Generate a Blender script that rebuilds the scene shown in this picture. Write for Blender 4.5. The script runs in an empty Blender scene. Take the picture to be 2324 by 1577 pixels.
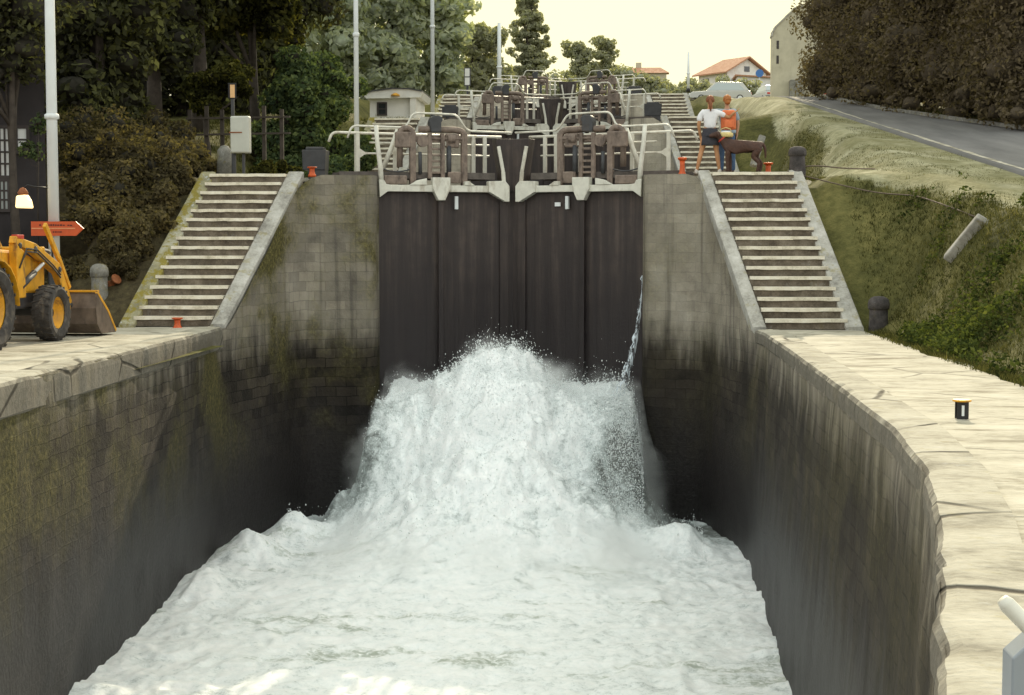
import bpy, bmesh, math, random
import numpy as np
from mathutils import Vector, Matrix, Euler

random.seed(7)
RNG = np.random.default_rng(11)
S = bpy.context.scene
COL = S.collection
R = math.radians

# ------------------------------------------------------------------ layout
RISE, PER, YG = 3.2, 25.2, 35.2        # rise of one lock, spacing of the heads, first head
CAM = Vector((2.2, 0.0, 1.65))
F_PX = 3600.0 / 2324.0                  # focal length in image widths
YAW = math.atan(216 / 3600)
PIT = math.atan(235.5 / 3600)

def lerp(a, b, t): return a + (b - a) * t
def clamp(t): return 0.0 if t < 0 else 1.0 if t > 1 else t
def sstep(x, a, b):
    t = clamp((x - a) / (b - a)); return t * t * (3 - 2 * t)
def nsstep(x, a, b):
    t = np.clip((x - a) / (b - a), 0, 1); return t * t * (3 - 2 * t)

# ------------------------------------------------------------------ noise
def _h(ix, iy, iz):
    n = (ix * 374761393 + iy * 668265263 + iz * 2147483647 * 7 + 144665) & 0xffffffff
    n = ((n ^ (n >> 13)) * 1274126177) & 0xffffffff
    n = (n ^ (n >> 16)) & 0xffff
    return n / 65535.0
def vnoise(x, y, z=0.0):
    x, y, z = np.broadcast_arrays(np.asarray(x, float), np.asarray(y, float), np.asarray(z, float))
    fx, fy, fz = np.floor(x), np.floor(y), np.floor(z)
    ix, iy, iz = fx.astype(np.int64), fy.astype(np.int64), fz.astype(np.int64)
    u, v, w = x - fx, y - fy, z - fz
    u = u * u * (3 - 2 * u); v = v * v * (3 - 2 * v); w = w * w * (3 - 2 * w)
    r = 0
    for dx in (0, 1):
        for dy in (0, 1):
            for dz in (0, 1):
                wt = (u if dx else 1 - u) * (v if dy else 1 - v) * (w if dz else 1 - w)
                r = r + wt * _h(ix + dx, iy + dy, iz + dz)
    return r * 2 - 1
def fbm(x, y, z=0.0, o=4, g=0.5):
    a, s, f = 1.0, 0, 1.0
    for k in range(o):
        s = s + a * vnoise(x * f + 17.3 * k, y * f - 9.1 * k, z * f + 3.7 * k); a *= g; f *= 2.03
    return s

# ------------------------------------------------------------------ mesh builder
class MB:
    def __init__(s): s.v = []; s.f = []; s.m = []; s.uv = None
    def add(s, vs, fs, mi=0):
        o = len(s.v); s.v += [tuple(p) for p in vs]
        for f in fs: s.f.append(tuple(i + o for i in f)); s.m.append(mi)
        return s
    def box(s, x0, x1, y0, y1, z0, z1, mi=0):
        return s.hexa([(x0,y0,z0),(x1,y0,z0),(x1,y1,z0),(x0,y1,z0),(x0,y0,z1),(x1,y0,z1),(x1,y1,z1),(x0,y1,z1)], mi)
    def hexa(s, p, mi=0):
        return s.add(p, [(3,2,1,0),(4,5,6,7),(0,1,5,4),(1,2,6,5),(2,3,7,6),(3,0,4,7)], mi)
    def bar(s, p, q, w, h, mi=0, ref=(0,1,0)):
        p, q = Vector(p), Vector(q); d = (q - p).normalized(); rf = Vector(ref)
        if abs(d.dot(rf)) > .95: rf = Vector((1,0,0))
        a = d.cross(rf).normalized(); b = a.cross(d).normalized()
        a *= w / 2; b *= h / 2
        return s.hexa([p-a-b, p+a-b, p+a+b, p-a+b, q-a-b, q+a-b, q+a+b, q-a+b], mi)
    def tube(s, pts, rad, n=8, mi=0, cap=True):
        pts = [Vector(p) for p in pts]
        if not hasattr(rad, '__len__'): rad = [rad] * len(pts)
        rings = []; a = None
        for i, p in enumerate(pts):
            d = (pts[min(i+1, len(pts)-1)] - pts[max(i-1, 0)])
            d = d.normalized() if d.length > 1e-9 else Vector((0,0,1))
            if a is None:
                a = d.orthogonal().normalized()
            else:
                a = (a - d * a.dot(d)); a = a.normalized() if a.length > 1e-6 else d.orthogonal().normalized()
            b = d.cross(a)
            rings.append([p + (a * math.cos(2*math.pi*k/n) + b * math.sin(2*math.pi*k/n)) * rad[i] for k in range(n)])
        vs = [v for r in rings for v in r]; fs = []
        for i in range(len(pts)-1):
            for k in range(n):
                k2 = (k+1) % n
                fs.append((i*n+k, i*n+k2, (i+1)*n+k2, (i+1)*n+k))
        if cap: fs.append(tuple(range(n-1,-1,-1))); fs.append(tuple((len(pts)-1)*n+k for k in range(n)))
        return s.add(vs, fs, mi)
    def lathe(s, prof, c=(0,0,0), n=20, axis='z', mi=0, cap=True):
        vs = []; fs = []
        for r, h in prof:
            for k in range(n):
                t = 2*math.pi*k/n; x, y = r*math.cos(t), r*math.sin(t)
                p = {'z': (x, y, h), 'x': (h, x, y), 'y': (x, h, y)}[axis]
                vs.append((c[0]+p[0], c[1]+p[1], c[2]+p[2]))
        for i in range(len(prof)-1):
            for k in range(n):
                k2 = (k+1) % n; fs.append((i*n+k, i*n+k2, (i+1)*n+k2, (i+1)*n+k))
        if cap: fs.append(tuple(range(n-1,-1,-1))); fs.append(tuple((len(prof)-1)*n+k for k in range(n)))
        return s.add(vs, fs, mi)
    def prism(s, poly, vec, mi=0):
        n = len(poly); vec = Vector(vec); a = [Vector(p) for p in poly]; b = [p + vec for p in a]
        return s.add(a + b, [tuple(range(n-1,-1,-1)), tuple(range(n, 2*n))] + [(k, (k+1) % n, n+(k+1) % n, n+k) for k in range(n)], mi)
    def xform(s, M):
        s.v = [tuple(M @ Vector(p)) for p in s.v]; return s
    def build(s, name, mats, parent=None, smooth=False, bevel=0, recalc=True, seg=2):
        me = bpy.data.meshes.new(name)
        me.from_pydata(s.v, [], s.f)
        mats = mats if isinstance(mats, (list, tuple)) else [mats]
        for m in mats: me.materials.append(m)
        if len(mats) > 1: me.polygons.foreach_set('material_index', s.m)
        if recalc:
            bm = bmesh.new(); bm.from_mesh(me); bmesh.ops.recalc_face_normals(bm, faces=bm.faces); bm.to_mesh(me); bm.free()
        if smooth: me.polygons.foreach_set('use_smooth', [True] * len(me.polygons))
        o = bpy.data.objects.new(name, me); COL.objects.link(o)
        if parent is not None: o.parent = parent
        if bevel:
            b = o.modifiers.new('Bevel', 'BEVEL'); b.width = bevel; b.segments = seg; b.limit_method = 'ANGLE'
        return o

def fast_mesh(name, V, Fc, mats, parent=None, smooth=False, midx=None, uv=None, attrs=None):
    """V (n,3), Fc (m,3|4) arrays."""
    V = np.asarray(V, np.float32); Fc = np.asarray(Fc, np.int32); k = Fc.shape[1]
    me = bpy.data.meshes.new(name)
    me.vertices.add(len(V)); me.vertices.foreach_set('co', V.ravel())
    me.loops.add(Fc.size); me.loops.foreach_set('vertex_index', Fc.ravel())
    me.polygons.add(len(Fc)); me.polygons.foreach_set('loop_start', np.arange(0, Fc.size, k, dtype=np.int32))
    mats = mats if isinstance(mats, (list, tuple)) else [mats]
    for m in mats: me.materials.append(m)
    if midx is not None: me.polygons.foreach_set('material_index', np.asarray(midx, np.int32))
    me.polygons.foreach_set('use_smooth', np.full(len(Fc), smooth))
    if uv is not None:
        l = me.uv_layers.new(name='UVMap'); l.data.foreach_set('uv', np.asarray(uv, np.float32)[Fc.ravel()].ravel())
    for an, av in (attrs or {}).items():
        at = me.attributes.new(an, 'FLOAT', 'POINT'); at.data.foreach_set('value', np.asarray(av, np.float32))
    me.update(calc_edges=True); me.validate()
    o = bpy.data.objects.new(name, me); COL.objects.link(o)
    if parent is not None: o.parent = parent
    return o

def tag(o, label=None, cat=None, group=None, kind=None):
    if label: o['label'] = label
    if cat: o['category'] = cat
    if group: o['group'] = group
    if kind: o['kind'] = kind
    return o
def thing(name, label, cat, loc=(0,0,0), rotz=0, group=None):
    o = bpy.data.objects.new(name, None); o.empty_display_size = .2; COL.objects.link(o)
    o.location = loc; o.rotation_euler = (0, 0, rotz)
    return tag(o, label, cat, group)
def dup(root, loc=None, rotz=None, label=None, group=None):
    r = root.copy(); COL.objects.link(r)
    if loc is not None: r.location = loc
    if rotz is not None: r.rotation_euler = (0, 0, rotz)
    if label: r['label'] = label
    if group: r['group'] = group
    for ch in list(root.children):
        c = ch.copy(); COL.objects.link(c); c.parent = r
        for g in list(ch.children):
            d = g.copy(); COL.objects.link(d); d.parent = c
    return r

# ------------------------------------------------------------------ terrain
def plane_h(y):
    if y <= 72: return 3.2 + .1373 * (y - 35.3)
    h = 3.2 + .1373 * (72 - 35.3)
    if y <= 180: return h + .083 * (y - 72)
    return h + .083 * 108 + .03 * (y - 180)
def step_h(y):
    h = 0.0
    for i in range(3):
        h += RISE * clamp((y - (31.2 + PER * i)) / 4.1)
    return h
def ground(x, y):
    st = step_h(y); pl = max(plane_h(y), 0.0)
    st = lerp(st, pl, sstep(y, 112, 122))
    if x >= 0: w = sstep(x, 7.4, 9.3)
    else:
        w = lerp(sstep(-x, 9.6, 13), sstep(-x, 7.6, 10.5), sstep(y, 36, 39))
        if y < 42: st = lerp(st, step_h(y - 3.6), sstep(-x, 8.7, 9.7))
    h = lerp(st, pl, w)
    rough = .10 * float(fbm(x * .5, y * .5, 3.3, 3)) * sstep(abs(x), 7.2, 9.5) * (1 - .95*sstep(x, 9.3, 10.3)*(1 - sstep(x, 17, 20)))
    return h + rough - .10 * sstep(x, 9.4, 10.6) * sstep(y, 20, 28)

# ------------------------------------------------------------------ node helper
class NT:
    def __init__(s, name):
        s.mat = bpy.data.materials.new(name); s.mat.use_nodes = True
        s.t = s.mat.node_tree; s.t.nodes.clear()
        s.out = s.t.nodes.new('ShaderNodeOutputMaterial')
    def n(s, typ, ins=None, **at):
        nd = s.t.nodes.new(typ)
        for k, v in at.items(): setattr(nd, k, v)
        for k, v in (ins or {}).items(): s.set(nd.inputs[k], v)
        return nd
    def set(s, sock, v):
        if isinstance(v, bpy.types.NodeSocket): s.t.links.new(v, sock)
        elif isinstance(v, (tuple, list)) and len(v) == 3 and sock.type == 'RGBA': sock.default_value = (*v, 1)
        else: sock.default_value = v
    def obj(s): return s.n('ShaderNodeTexCoord').outputs['Object']
    def uv(s): return s.n('ShaderNodeTexCoord').outputs['UV']
    def pos(s): return s.n('ShaderNodeNewGeometry').outputs['Position']
    def mapv(s, v, scale=(1,1,1), loc=(0,0,0)):
        return s.n('ShaderNodeMapping', {'Vector': v, 'Scale': scale, 'Location': loc}).outputs[0]
    def noise(s, v, sc, det=5, rough=.55, dist=0):
        return s.n('ShaderNodeTexNoise', {'Vector': v, 'Scale': sc, 'Detail': det, 'Roughness': rough, 'Distortion': dist}).outputs['Fac']
    def math(s, op, a, b=0.0, c=None):
        nd = s.n('ShaderNodeMath', operation=op); s.set(nd.inputs[0], a); s.set(nd.inputs[1], b)
        if c is not None: s.set(nd.inputs[2], c)
        return nd.outputs[0]
    def rng(s, v, a, b, c=0.0, d=1.0, smooth=True):
        nd = s.n('ShaderNodeMapRange', {'Value': v, 'From Min': a, 'From Max': b, 'To Min': c, 'To Max': d})
        if smooth: nd.interpolation_type = 'SMOOTHSTEP'
        return nd.outputs[0]
    def ramp(s, f, stops):
        nd = s.n('ShaderNodeValToRGB', {'Fac': f}); e = nd.color_ramp.elements
        while len(e) < len(stops): e.new(.5)
        for el, (p, c) in zip(e, stops): el.position = p; el.color = (*c, 1) if len(c) == 3 else c
        return nd.outputs['Color']
    def mix(s, f, a, b, blend='MIX'):
        nd = s.n('ShaderNodeMix', data_type='RGBA', blend_type=blend)
        s.set(nd.inputs[0], f); s.set(nd.inputs[6], a); s.set(nd.inputs[7], b)
        return nd.outputs[2]
    def bump(s, h, strength=.5, dist=.05, nrm=None):
        ins = {'Height': h, 'Strength': strength, 'Distance': dist}
        if nrm is not None: ins['Normal'] = nrm
        return s.n('ShaderNodeBump', ins).outputs[0]
    def sepz(s, v): return s.n('ShaderNodeSeparateXYZ', {0: v}).outputs
    def pbr(s, col, rough=.8, nrm=None, metal=0.0, spec=.3, **kw):
        ins = {'Base Color': col, 'Roughness': rough, 'Metallic': metal, 'Specular IOR Level': spec}
        if nrm is not None: ins['Normal'] = nrm
        ins.update(kw)
        b = s.n('ShaderNodeBsdfPrincipled', ins)
        s.t.links.new(b.outputs[0], s.out.inputs[0]); return s.mat
# ------------------------------------------------------------------ materials
def m_wall(name, mossy, light):
    T = NT(name); uv = T.uv(); ob = T.obj(); x, y, z = T.sepz(ob)
    wob = T.noise(ob, 1.3, 3)
    uvw = T.mix(.09, uv, T.n('ShaderNodeTexNoise', {'Vector': ob, 'Scale': 2.2, 'Detail': 3.0}).outputs['Color'], 'ADD')
    br = T.n('ShaderNodeTexBrick', {'Vector': uvw, 'Scale': 1.0, 'Brick Width': .46, 'Row Height': .215, 'Mortar Size': .012,
             'Mortar Smooth': .6, 'Color1': (.35,.33,.31), 'Color2': (1.25,1.2,1.1), 'Mortar': (.10,.09,.08), 'Bias': 0.0})
    br.offset = .5
    n1 = T.noise(ob, 1.1, 7, .62); n2 = T.noise(T.mapv(ob, (2.2,2.2,.35)), 1.6, 6, .6); n3 = T.noise(ob, 14, 5, .65)
    n4 = T.noise(ob, .45, 4)
    upper = T.ramp(n1, [(.28,(.15*light,.135*light,.11*light)),(.5,(.29*light,.265*light,.215*light)),(.72,(.42*light,.39*light,.33*light))])
    upper = T.mix(.12 + .2*mossy, upper, T.mix(1.0, upper, br.outputs['Color'], 'MULTIPLY'))
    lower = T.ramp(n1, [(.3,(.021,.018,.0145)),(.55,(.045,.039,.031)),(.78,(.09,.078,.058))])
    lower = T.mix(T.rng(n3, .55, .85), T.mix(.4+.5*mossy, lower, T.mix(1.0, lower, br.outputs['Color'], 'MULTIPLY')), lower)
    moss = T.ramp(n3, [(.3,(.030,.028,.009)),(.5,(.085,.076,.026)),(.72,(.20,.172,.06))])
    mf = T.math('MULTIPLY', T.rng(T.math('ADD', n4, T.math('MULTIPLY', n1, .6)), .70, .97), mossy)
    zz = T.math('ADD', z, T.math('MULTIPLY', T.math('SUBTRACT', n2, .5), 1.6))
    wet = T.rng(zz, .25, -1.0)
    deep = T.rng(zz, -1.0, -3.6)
    # vertical run-off stains
    st = T.rng(T.noise(T.mapv(ob, (3.5,3.5,.12)), 1.5, 5, .6), .5, .72)
    upper = T.mix(T.math('MULTIPLY', st, .55), upper, (.06,.055,.05))
    white = T.rng(T.noise(T.mapv(ob, (5,5,1.2)), 1.5, 6, .7), .68, .8)
    upper = T.mix(T.math('MULTIPLY', white, .5), upper, (.5,.5,.46))
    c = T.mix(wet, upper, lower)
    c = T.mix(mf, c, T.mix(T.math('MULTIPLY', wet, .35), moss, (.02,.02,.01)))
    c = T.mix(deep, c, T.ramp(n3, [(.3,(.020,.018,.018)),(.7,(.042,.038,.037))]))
    h = T.math('ADD', T.math('MULTIPLY', T.math('MULTIPLY', br.outputs['Fac'], T.rng(n1, .3, .55)), -.15), T.math('ADD', n3, T.math('MULTIPLY', n1, .8)))
    return T.pbr(c, T.rng(deep, 0, 1, .88, .5), T.bump(h, .5, .05), spec=.2)

def m_stone(name, c0, c1, c2, scale=2.0, lichen=0.0, crack=0.0, bump=.4, stretch=(1,1,1), rough=.9, face_shade=0, stain=0):
    T = NT(name); ob = T.pos(); q = T.mapv(ob, stretch)
    n1 = T.noise(q, scale, 7, .62); n2 = T.noise(q, scale * 9, 5, .65); n3 = T.noise(ob, scale * .35, 3)
    c = T.ramp(T.math('ADD', T.math('MULTIPLY', n1, .7), T.math('MULTIPLY', n2, .3)), [(.33,c0),(.5,c1),(.68,c2)])
    if lichen:
        lf = T.math('MULTIPLY', T.rng(T.noise(ob, 3.1, 6, .7), .60-.13*lichen, .70-.13*lichen), lichen)
        c = T.mix(lf, c, (.23,.19,.04))
        lw = T.math('MULTIPLY', T.rng(T.noise(T.mapv(ob, loc=(5,2,1)), 4.3, 5, .7), .6, .66), lichen)
        c = T.mix(lw, c, (.42,.43,.42))
    if face_shade:  # shade on upright faces put into the colour by the normal
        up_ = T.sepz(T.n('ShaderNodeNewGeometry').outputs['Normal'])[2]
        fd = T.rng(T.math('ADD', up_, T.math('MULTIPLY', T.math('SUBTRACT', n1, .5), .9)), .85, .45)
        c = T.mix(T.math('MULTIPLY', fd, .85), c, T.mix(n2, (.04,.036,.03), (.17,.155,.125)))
    if stain:
        c = T.mix(T.math('MULTIPLY', T.rng(T.noise(T.mapv(ob, (.5,1.6,1), (3,7,0)), 1.1, 7, .7), .52, .68), stain), c, (.17,.15,.105))
    h = T.math('ADD', n1, T.math('MULTIPLY', n2, .5))
    if crack:
        vo = T.n('ShaderNodeTexVoronoi', {'Vector': T.mix(.12, ob, T.n('ShaderNodeTexNoise', {'Vector': ob, 'Scale': 1.2, 'Detail': 5.0}).outputs['Color'], 'ADD'), 'Scale': .55}, feature='DISTANCE_TO_EDGE').outputs['Distance']
        ck = T.math('MULTIPLY', T.rng(vo, .022, .004), T.rng(n3, .44, .60)); ck = T.math('MULTIPLY', ck, crack)
        c = T.mix(ck, c, (.03,.026,.018))
        h = T.math('SUBTRACT', h, ck)
    return T.pbr(c, rough, T.bump(h, bump, .04), spec=.25)

def m_plain(name, col, rough=.6, var=.25, scale=6, metal=0.0, spec=.4, dirt=None, dirt_amt=.5, bump=.1):
    T = NT(name); ob = T.obj()
    n = T.noise(ob, scale, 6, .6); n2 = T.noise(ob, scale * .3, 4)
    lo = tuple(k * (1 - var) for k in col); hi = tuple(min(1, k * (1 + var)) for k in col)
    c = T.ramp(n, [(.3, lo), (.7, hi)])
    if dirt: c = T.mix(T.math('MULTIPLY', T.rng(T.noise(T.mapv(ob, (1,1,.4)), scale * .8, 6, .68), .5, .68), dirt_amt), c, dirt)
    return T.pbr(c, T.rng(n2, .3, .7, rough * .85, min(1, rough * 1.15)), T.bump(n, bump, .02), metal, spec)

def m_leaf(name, dark, mid, lit, transl=.35, hue=(.5,.5)):
    T = NT(name); g = T.n('ShaderNodeNewGeometry'); p = g.outputs['Position']; ri = g.outputs['Random Per Island']
    n = T.noise(p, .55, 4, .6); f = T.math('ADD', T.math('MULTIPLY', n, .75), T.math('MULTIPLY', ri, .3))
    c = T.ramp(f, [(.38, dark), (.56, mid), (.78, lit)])
    d = T.n('ShaderNodeBsdfDiffuse', {'Color': c, 'Roughness': .6})
    tr = T.n('ShaderNodeBsdfTranslucent', {'Color': T.mix(1.0, c, (1.15,1.15,.55), 'MULTIPLY')})
    mx = T.n('ShaderNodeMixShader', {0: transl, 1: d.outputs[0], 2: tr.outputs[0]})
    T.t.links.new(mx.outputs[0], T.out.inputs[0]); return T.mat

M = {}
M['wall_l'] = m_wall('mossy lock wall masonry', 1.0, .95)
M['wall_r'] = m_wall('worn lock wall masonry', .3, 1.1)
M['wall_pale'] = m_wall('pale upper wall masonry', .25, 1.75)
M['coping'] = m_stone('coping stone', (.16,.148,.115), (.36,.34,.275), (.48,.46,.385), 1.8, .25, 1.0, .7, (.8,1.15,1), face_shade=1, stain=.6)
M['paving'] = m_stone('pale worn paving', (.20,.185,.14), (.42,.395,.32), (.54,.515,.43), 1.5, .2, .6, .7, (.75,1.2,1), stain=1.0)
M['riser'] = m_stone('dark stone riser', (.055,.044,.033), (.135,.112,.085), (.25,.215,.17), 3.0, .12, 0, .6)
M['nosing'] = m_stone('worn pale tread', (.38,.34,.25), (.66,.61,.49), (.78,.75,.65), 4.0, .10, 0, .3)
M['curb'] = m_stone('pale curb stone', (.18,.17,.15), (.36,.35,.31), (.52,.51,.47), 2.4, .45, 0, .4)
M['curb_lichen'] = m_stone('lichen grown curb stone', (.17,.16,.11), (.30,.28,.17), (.47,.46,.40), 2.4, 1.0, 0, .4)
M['pillar'] = m_stone('grey stone', (.10,.098,.085), (.20,.195,.17), (.32,.31,.28), 5.0, .5, 0, .5)
M['dark_stone'] = m_stone('dark weathered stone', (.03,.028,.027), (.065,.058,.056), (.12,.105,.10), 5.0, .1, 0, .5)
M['white_paint'] = m_plain('greyish white paint', (.63,.62,.54), .5, .12, 5, dirt=(.27,.22,.15), dirt_amt=.55)
M['gate_dark'] = None
M['brown_steel'] = m_plain('rusty brown steel', (.20,.155,.125), .7, .3, 7, dirt=(.05,.035,.03), dirt_amt=.7, bump=.25)
M['dark_steel'] = m_plain('dark grey steel', (.05,.052,.056), .55, .25, 5, dirt=(.08,.06,.05), dirt_amt=.4)
M['deck'] = m_plain('grey brown deck planks', (.11,.095,.085), .85, .3, 8, bump=.3)
M['orange'] = m_plain('orange red paint', (.60,.10,.02), .5, .2, 8, dirt=(.2,.05,.02), dirt_amt=.5)
M['orange_sign'] = m_plain('orange red sign sheet', (.52,.085,.02), .45, .12, 4, dirt=(.3,.06,.02), dirt_amt=.35)
M['sign_dark'] = m_plain('dark sign lettering', (.10,.02,.012), .6, .2)
M['sign_pale'] = m_plain('pale sign stripe', (.62,.27,.12), .6, .15)
M['yellow'] = m_plain('worn yellow machine paint', (.66,.33,.02), .5, .2, 5, dirt=(.16,.09,.04), dirt_amt=.9)
M['rubber'] = m_plain('dusty black rubber', (.05,.047,.045), .85, .3, 10, dirt=(.16,.14,.115), dirt_amt=.7)
M['bucket'] = m_plain('worn brown bucket steel', (.15,.115,.09), .55, .35, 5, metal=.2, dirt=(.07,.055,.05), dirt_amt=.6)
M['black'] = m_plain('black paint', (.012,.012,.013), .5, .2)
M['box_grey'] = m_plain('pale grey cabinet paint', (.50,.51,.45), .5, .08, 3, dirt=(.36,.35,.28), dirt_amt=.4)
M['cream_label'] = m_plain('faded orange label', (.75,.46,.22), .6, .12, 9)
M['pole'] = m_plain('pale grey white pole paint', (.66,.70,.70), .4, .05, 2, dirt=(.5,.5,.46), dirt_amt=.35)
M['red'] = m_plain('red marker', (.5,.05,.03), .5, .15)
M['white_wall'] = m_plain('whitewashed wall', (.70,.70,.66), .9, .08, 2, dirt=(.5,.47,.4), dirt_amt=.4)
M['tile'] = m_plain('orange roof tiles', (.40,.21,.125), .85, .25, 9, bump=.5)
M['cream_wall'] = m_plain('cream rendered wall', (.46,.43,.32), .92, .14, 1.2, dirt=(.27,.24,.17), dirt_amt=.5, bump=.3)
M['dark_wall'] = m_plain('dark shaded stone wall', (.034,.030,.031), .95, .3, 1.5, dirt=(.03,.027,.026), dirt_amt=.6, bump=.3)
M['wood_dark'] = m_plain('dark window frame', (.05,.042,.04), .7, .2)
M['blue'] = m_plain('blue sign paint', (.05,.16,.42), .5, .1)
M['car_white'] = m_plain('pale car paint', (.46,.47,.44), .3, .04, 2, spec=.5)
M['car_grey'] = m_plain('grey car paint', (.42,.44,.43), .3, .04, 2, spec=.5)
M['skin'] = m_plain('warm skin', (.44,.25,.15), .55, .08, 9)  # plain base skin tone
M['tan_skin'] = m_plain('tanned skin', (.46,.235,.11), .55, .08, 9)
M['hair_red'] = m_plain('red brown hair', (.20,.065,.022), .55, .4, 40, bump=.5)
M['hair_orange'] = m_plain('ginger hair', (.36,.13,.03), .55, .4, 40, bump=.5)
M['tshirt'] = m_plain('white cotton', (.74,.74,.76), .9, .06, 8, bump=.35)
M['skirt'] = m_plain('charcoal cloth', (.045,.045,.055), .9, .2, 8, bump=.3)
M['jeans'] = m_plain('blue denim', (.085,.15,.27), .9, .25, 14, bump=.3)
M['orange_cloth'] = m_plain('orange nylon', (.66,.17,.06), .7, .12, 9, bump=.3)
M['blue_cloth'] = m_plain('pale blue cloth', (.28,.36,.42), .9, .15, 9, bump=.3)
M['straw'] = m_plain('cream yellow straw', (.62,.50,.22), .85, .15, 16, bump=.4)
M['shoe'] = m_plain('pale canvas shoe', (.55,.52,.47), .8, .1)
M['dog'] = m_plain('dark brown fur', (.065,.032,.022), .75, .3, 25, bump=.4)
M['bark'] = m_plain('dark bark', (.055,.045,.036), .95, .35, 6, bump=.7)
M['guard_grey'] = m_plain('blue grey rail paint', (.27,.30,.33), .4, .08, 3)
M['rope'] = m_plain('brown rope', (.13,.10,.075), .9, .3, 20, bump=.4)
M['rust'] = m_plain('rusty iron', (.25,.085,.03), .8, .4, 14, bump=.4)
M['leaf_dark'] = m_leaf('dark evergreen foliage', (.035,.035,.026), (.085,.09,.046), (.25,.26,.09), .36)
M['leaf_olive'] = m_leaf('olive foliage', (.020,.021,.010), (.065,.068,.021), (.22,.20,.055), .4)
M['leaf_green'] = m_leaf('mid green foliage', (.036,.055,.032), (.10,.14,.065), (.24,.29,.11), .42)
M['leaf_far'] = m_leaf('haze paled far foliage', (.32,.36,.28), (.43,.47,.36), (.57,.59,.41), .5)  # haze over the far trees is put into this pale leaf colour
M['leaf_haze'] = m_leaf('haze paled foliage', (.26,.27,.19), (.36,.37,.26), (.50,.50,.33), .45)  # paler still, haze painted into the leaves of the farthest trees
M['leaf_brown'] = m_leaf('brown green ivy foliage', (.105,.085,.058), (.165,.134,.09), (.23,.185,.115), .35)  # hedge tone raised to stand in for a veil of haze
M['leaf_shrub'] = m_leaf('brown olive shrub foliage', (.070,.060,.036), (.145,.122,.065), (.25,.20,.085), .42)
M['leaf_bank'] = m_leaf('bank weed foliage', (.025,.036,.014), (.075,.098,.03), (.18,.20,.06), .4)
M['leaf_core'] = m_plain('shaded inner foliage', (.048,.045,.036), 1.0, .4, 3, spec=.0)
M['leaf_core_brown'] = m_plain('haze lifted hedge core', (.10,.082,.058), 1.0, .3, 3, spec=.0)  # inner hedge foliage, raised by the same painted haze
M['leaf_core_far'] = m_plain('haze paled far core', (.36,.40,.31), 1.0, .25, 3, spec=.0)  # haze put into the core colour of far trees
M['leaf_core_haze'] = m_plain('pale far foliage core', (.28,.29,.215), 1.0, .2, 3, spec=.0)  # core paled in colour as if seen through haze

def gate_dark():
    T = NT('wet dark gate planks'); ob = T.obj(); x, y, z = T.sepz(ob)
    st = T.noise(T.mapv(ob, (2.6,2.6,.11)), 1.4, 7, .68); n = T.noise(ob, 2.5, 6, .6); n3 = T.noise(ob, 16, 4, .6)
    c = T.ramp(T.math('ADD', T.math('MULTIPLY', st, .65), T.math('MULTIPLY', n, .35)), [(.36,(.019,.014,.013)),(.5,(.040,.030,.027)),(.66,(.090,.068,.057))])
    c = T.mix(T.math('MULTIPLY', T.rng(T.math('ADD', z, T.math('MULTIPLY', T.math('SUBTRACT', st, .5), 2.0)), -.7, -3.6), .85), c, (.015,.0115,.0125))
    seam = T.rng(T.math('ABSOLUTE', T.math('SUBTRACT', T.math('FRACT', T.math('MULTIPLY', x, 2.6)), .5)), .46, .49)
    c = T.mix(T.math('MULTIPLY', seam, .12), c, (.008,.007,.008))
    h = T.math('SUBTRACT', T.math('ADD', st, T.math('MULTIPLY', n3, .3)), T.math('MULTIPLY', seam, .12))
    return T.pbr(c, T.rng(n, .3, .7, .38, .65), T.bump(h, .5, .03), spec=.4)
M['gate_dark'] = gate_dark()

def foam():
    T = NT('churned white foam'); p = T.pos(); x, y, z = T.sepz(p)
    g = T.n('ShaderNodeNewGeometry'); nrmz = T.sepz(g.outputs['Normal'])[2]
    n1 = T.noise(T.mapv(p, (1,1.0,1)), 1.7, 8, .68, .8); n2 = T.noise(p, 9, 6, .7, .5); n3 = T.noise(T.mapv(p, (.45,.9,1)), .8, 7, .66)
    n5 = T.noise(p, 34, 4, .7)
    f = T.math('ADD', T.math('MULTIPLY', n1, .45), T.math('ADD', T.math('MULTIPLY', n2, .37), T.math('MULTIPLY', n5, .18)))
    at = T.n('ShaderNodeAttribute', attribute_name='thin').outputs['Fac']
    f2 = T.math('SUBTRACT', f, T.math('MULTIPLY', at, .28))
    c = T.ramp(f2, [(.27,(.17,.18,.17)),(.38,(.50,.545,.54)),(.47,(.83,.87,.87)),(.58,(.95,.97,.965))])
    murk = T.math('MULTIPLY', T.rng(n3, .56, .66), T.rng(z, -3.7, -4.25))
    murk = T.math('MULTIPLY', murk, T.rng(n2, .66, .42))
    c = T.mix(T.math('MULTIPLY', murk, .8), c, (.30,.34,.27))
    h = T.math('ADD', T.math('MULTIPLY', n1, .6), T.math('ADD', T.math('MULTIPLY', n2, .7), T.math('MULTIPLY', n5, .4)))
    return T.pbr(c, .55, T.bump(h, .42, .06), spec=.2, **{'Subsurface Weight': .4, 'Subsurface Radius': (1.0, 1.0, 1.0), 'Subsurface Scale': .06})
M['foam'] = foam()
def drops():
    T = NT('white water drops'); return T.pbr((.86,.90,.90), .35, spec=.4)
M['drops'] = drops()
def water():
    T = NT('green canal water'); p = T.pos()
    return T.pbr((.035,.045,.03), .08, T.bump(T.noise(p, 2.2, 4), .12, .05), spec=.5)
M['water'] = water()
def glass(name, c, rough=.05):
    T = NT(name); return T.pbr(c, rough, T.bump(T.noise(T.obj(), 1.2, 2), .04, .02), spec=.8)
M['glass'] = glass('dark window glass', (.03,.035,.038))
M['glass_pale'] = glass('pale glass with sky tint', (.36,.42,.42), .15)  # sky reflection put into the base colour of the panes
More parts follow.
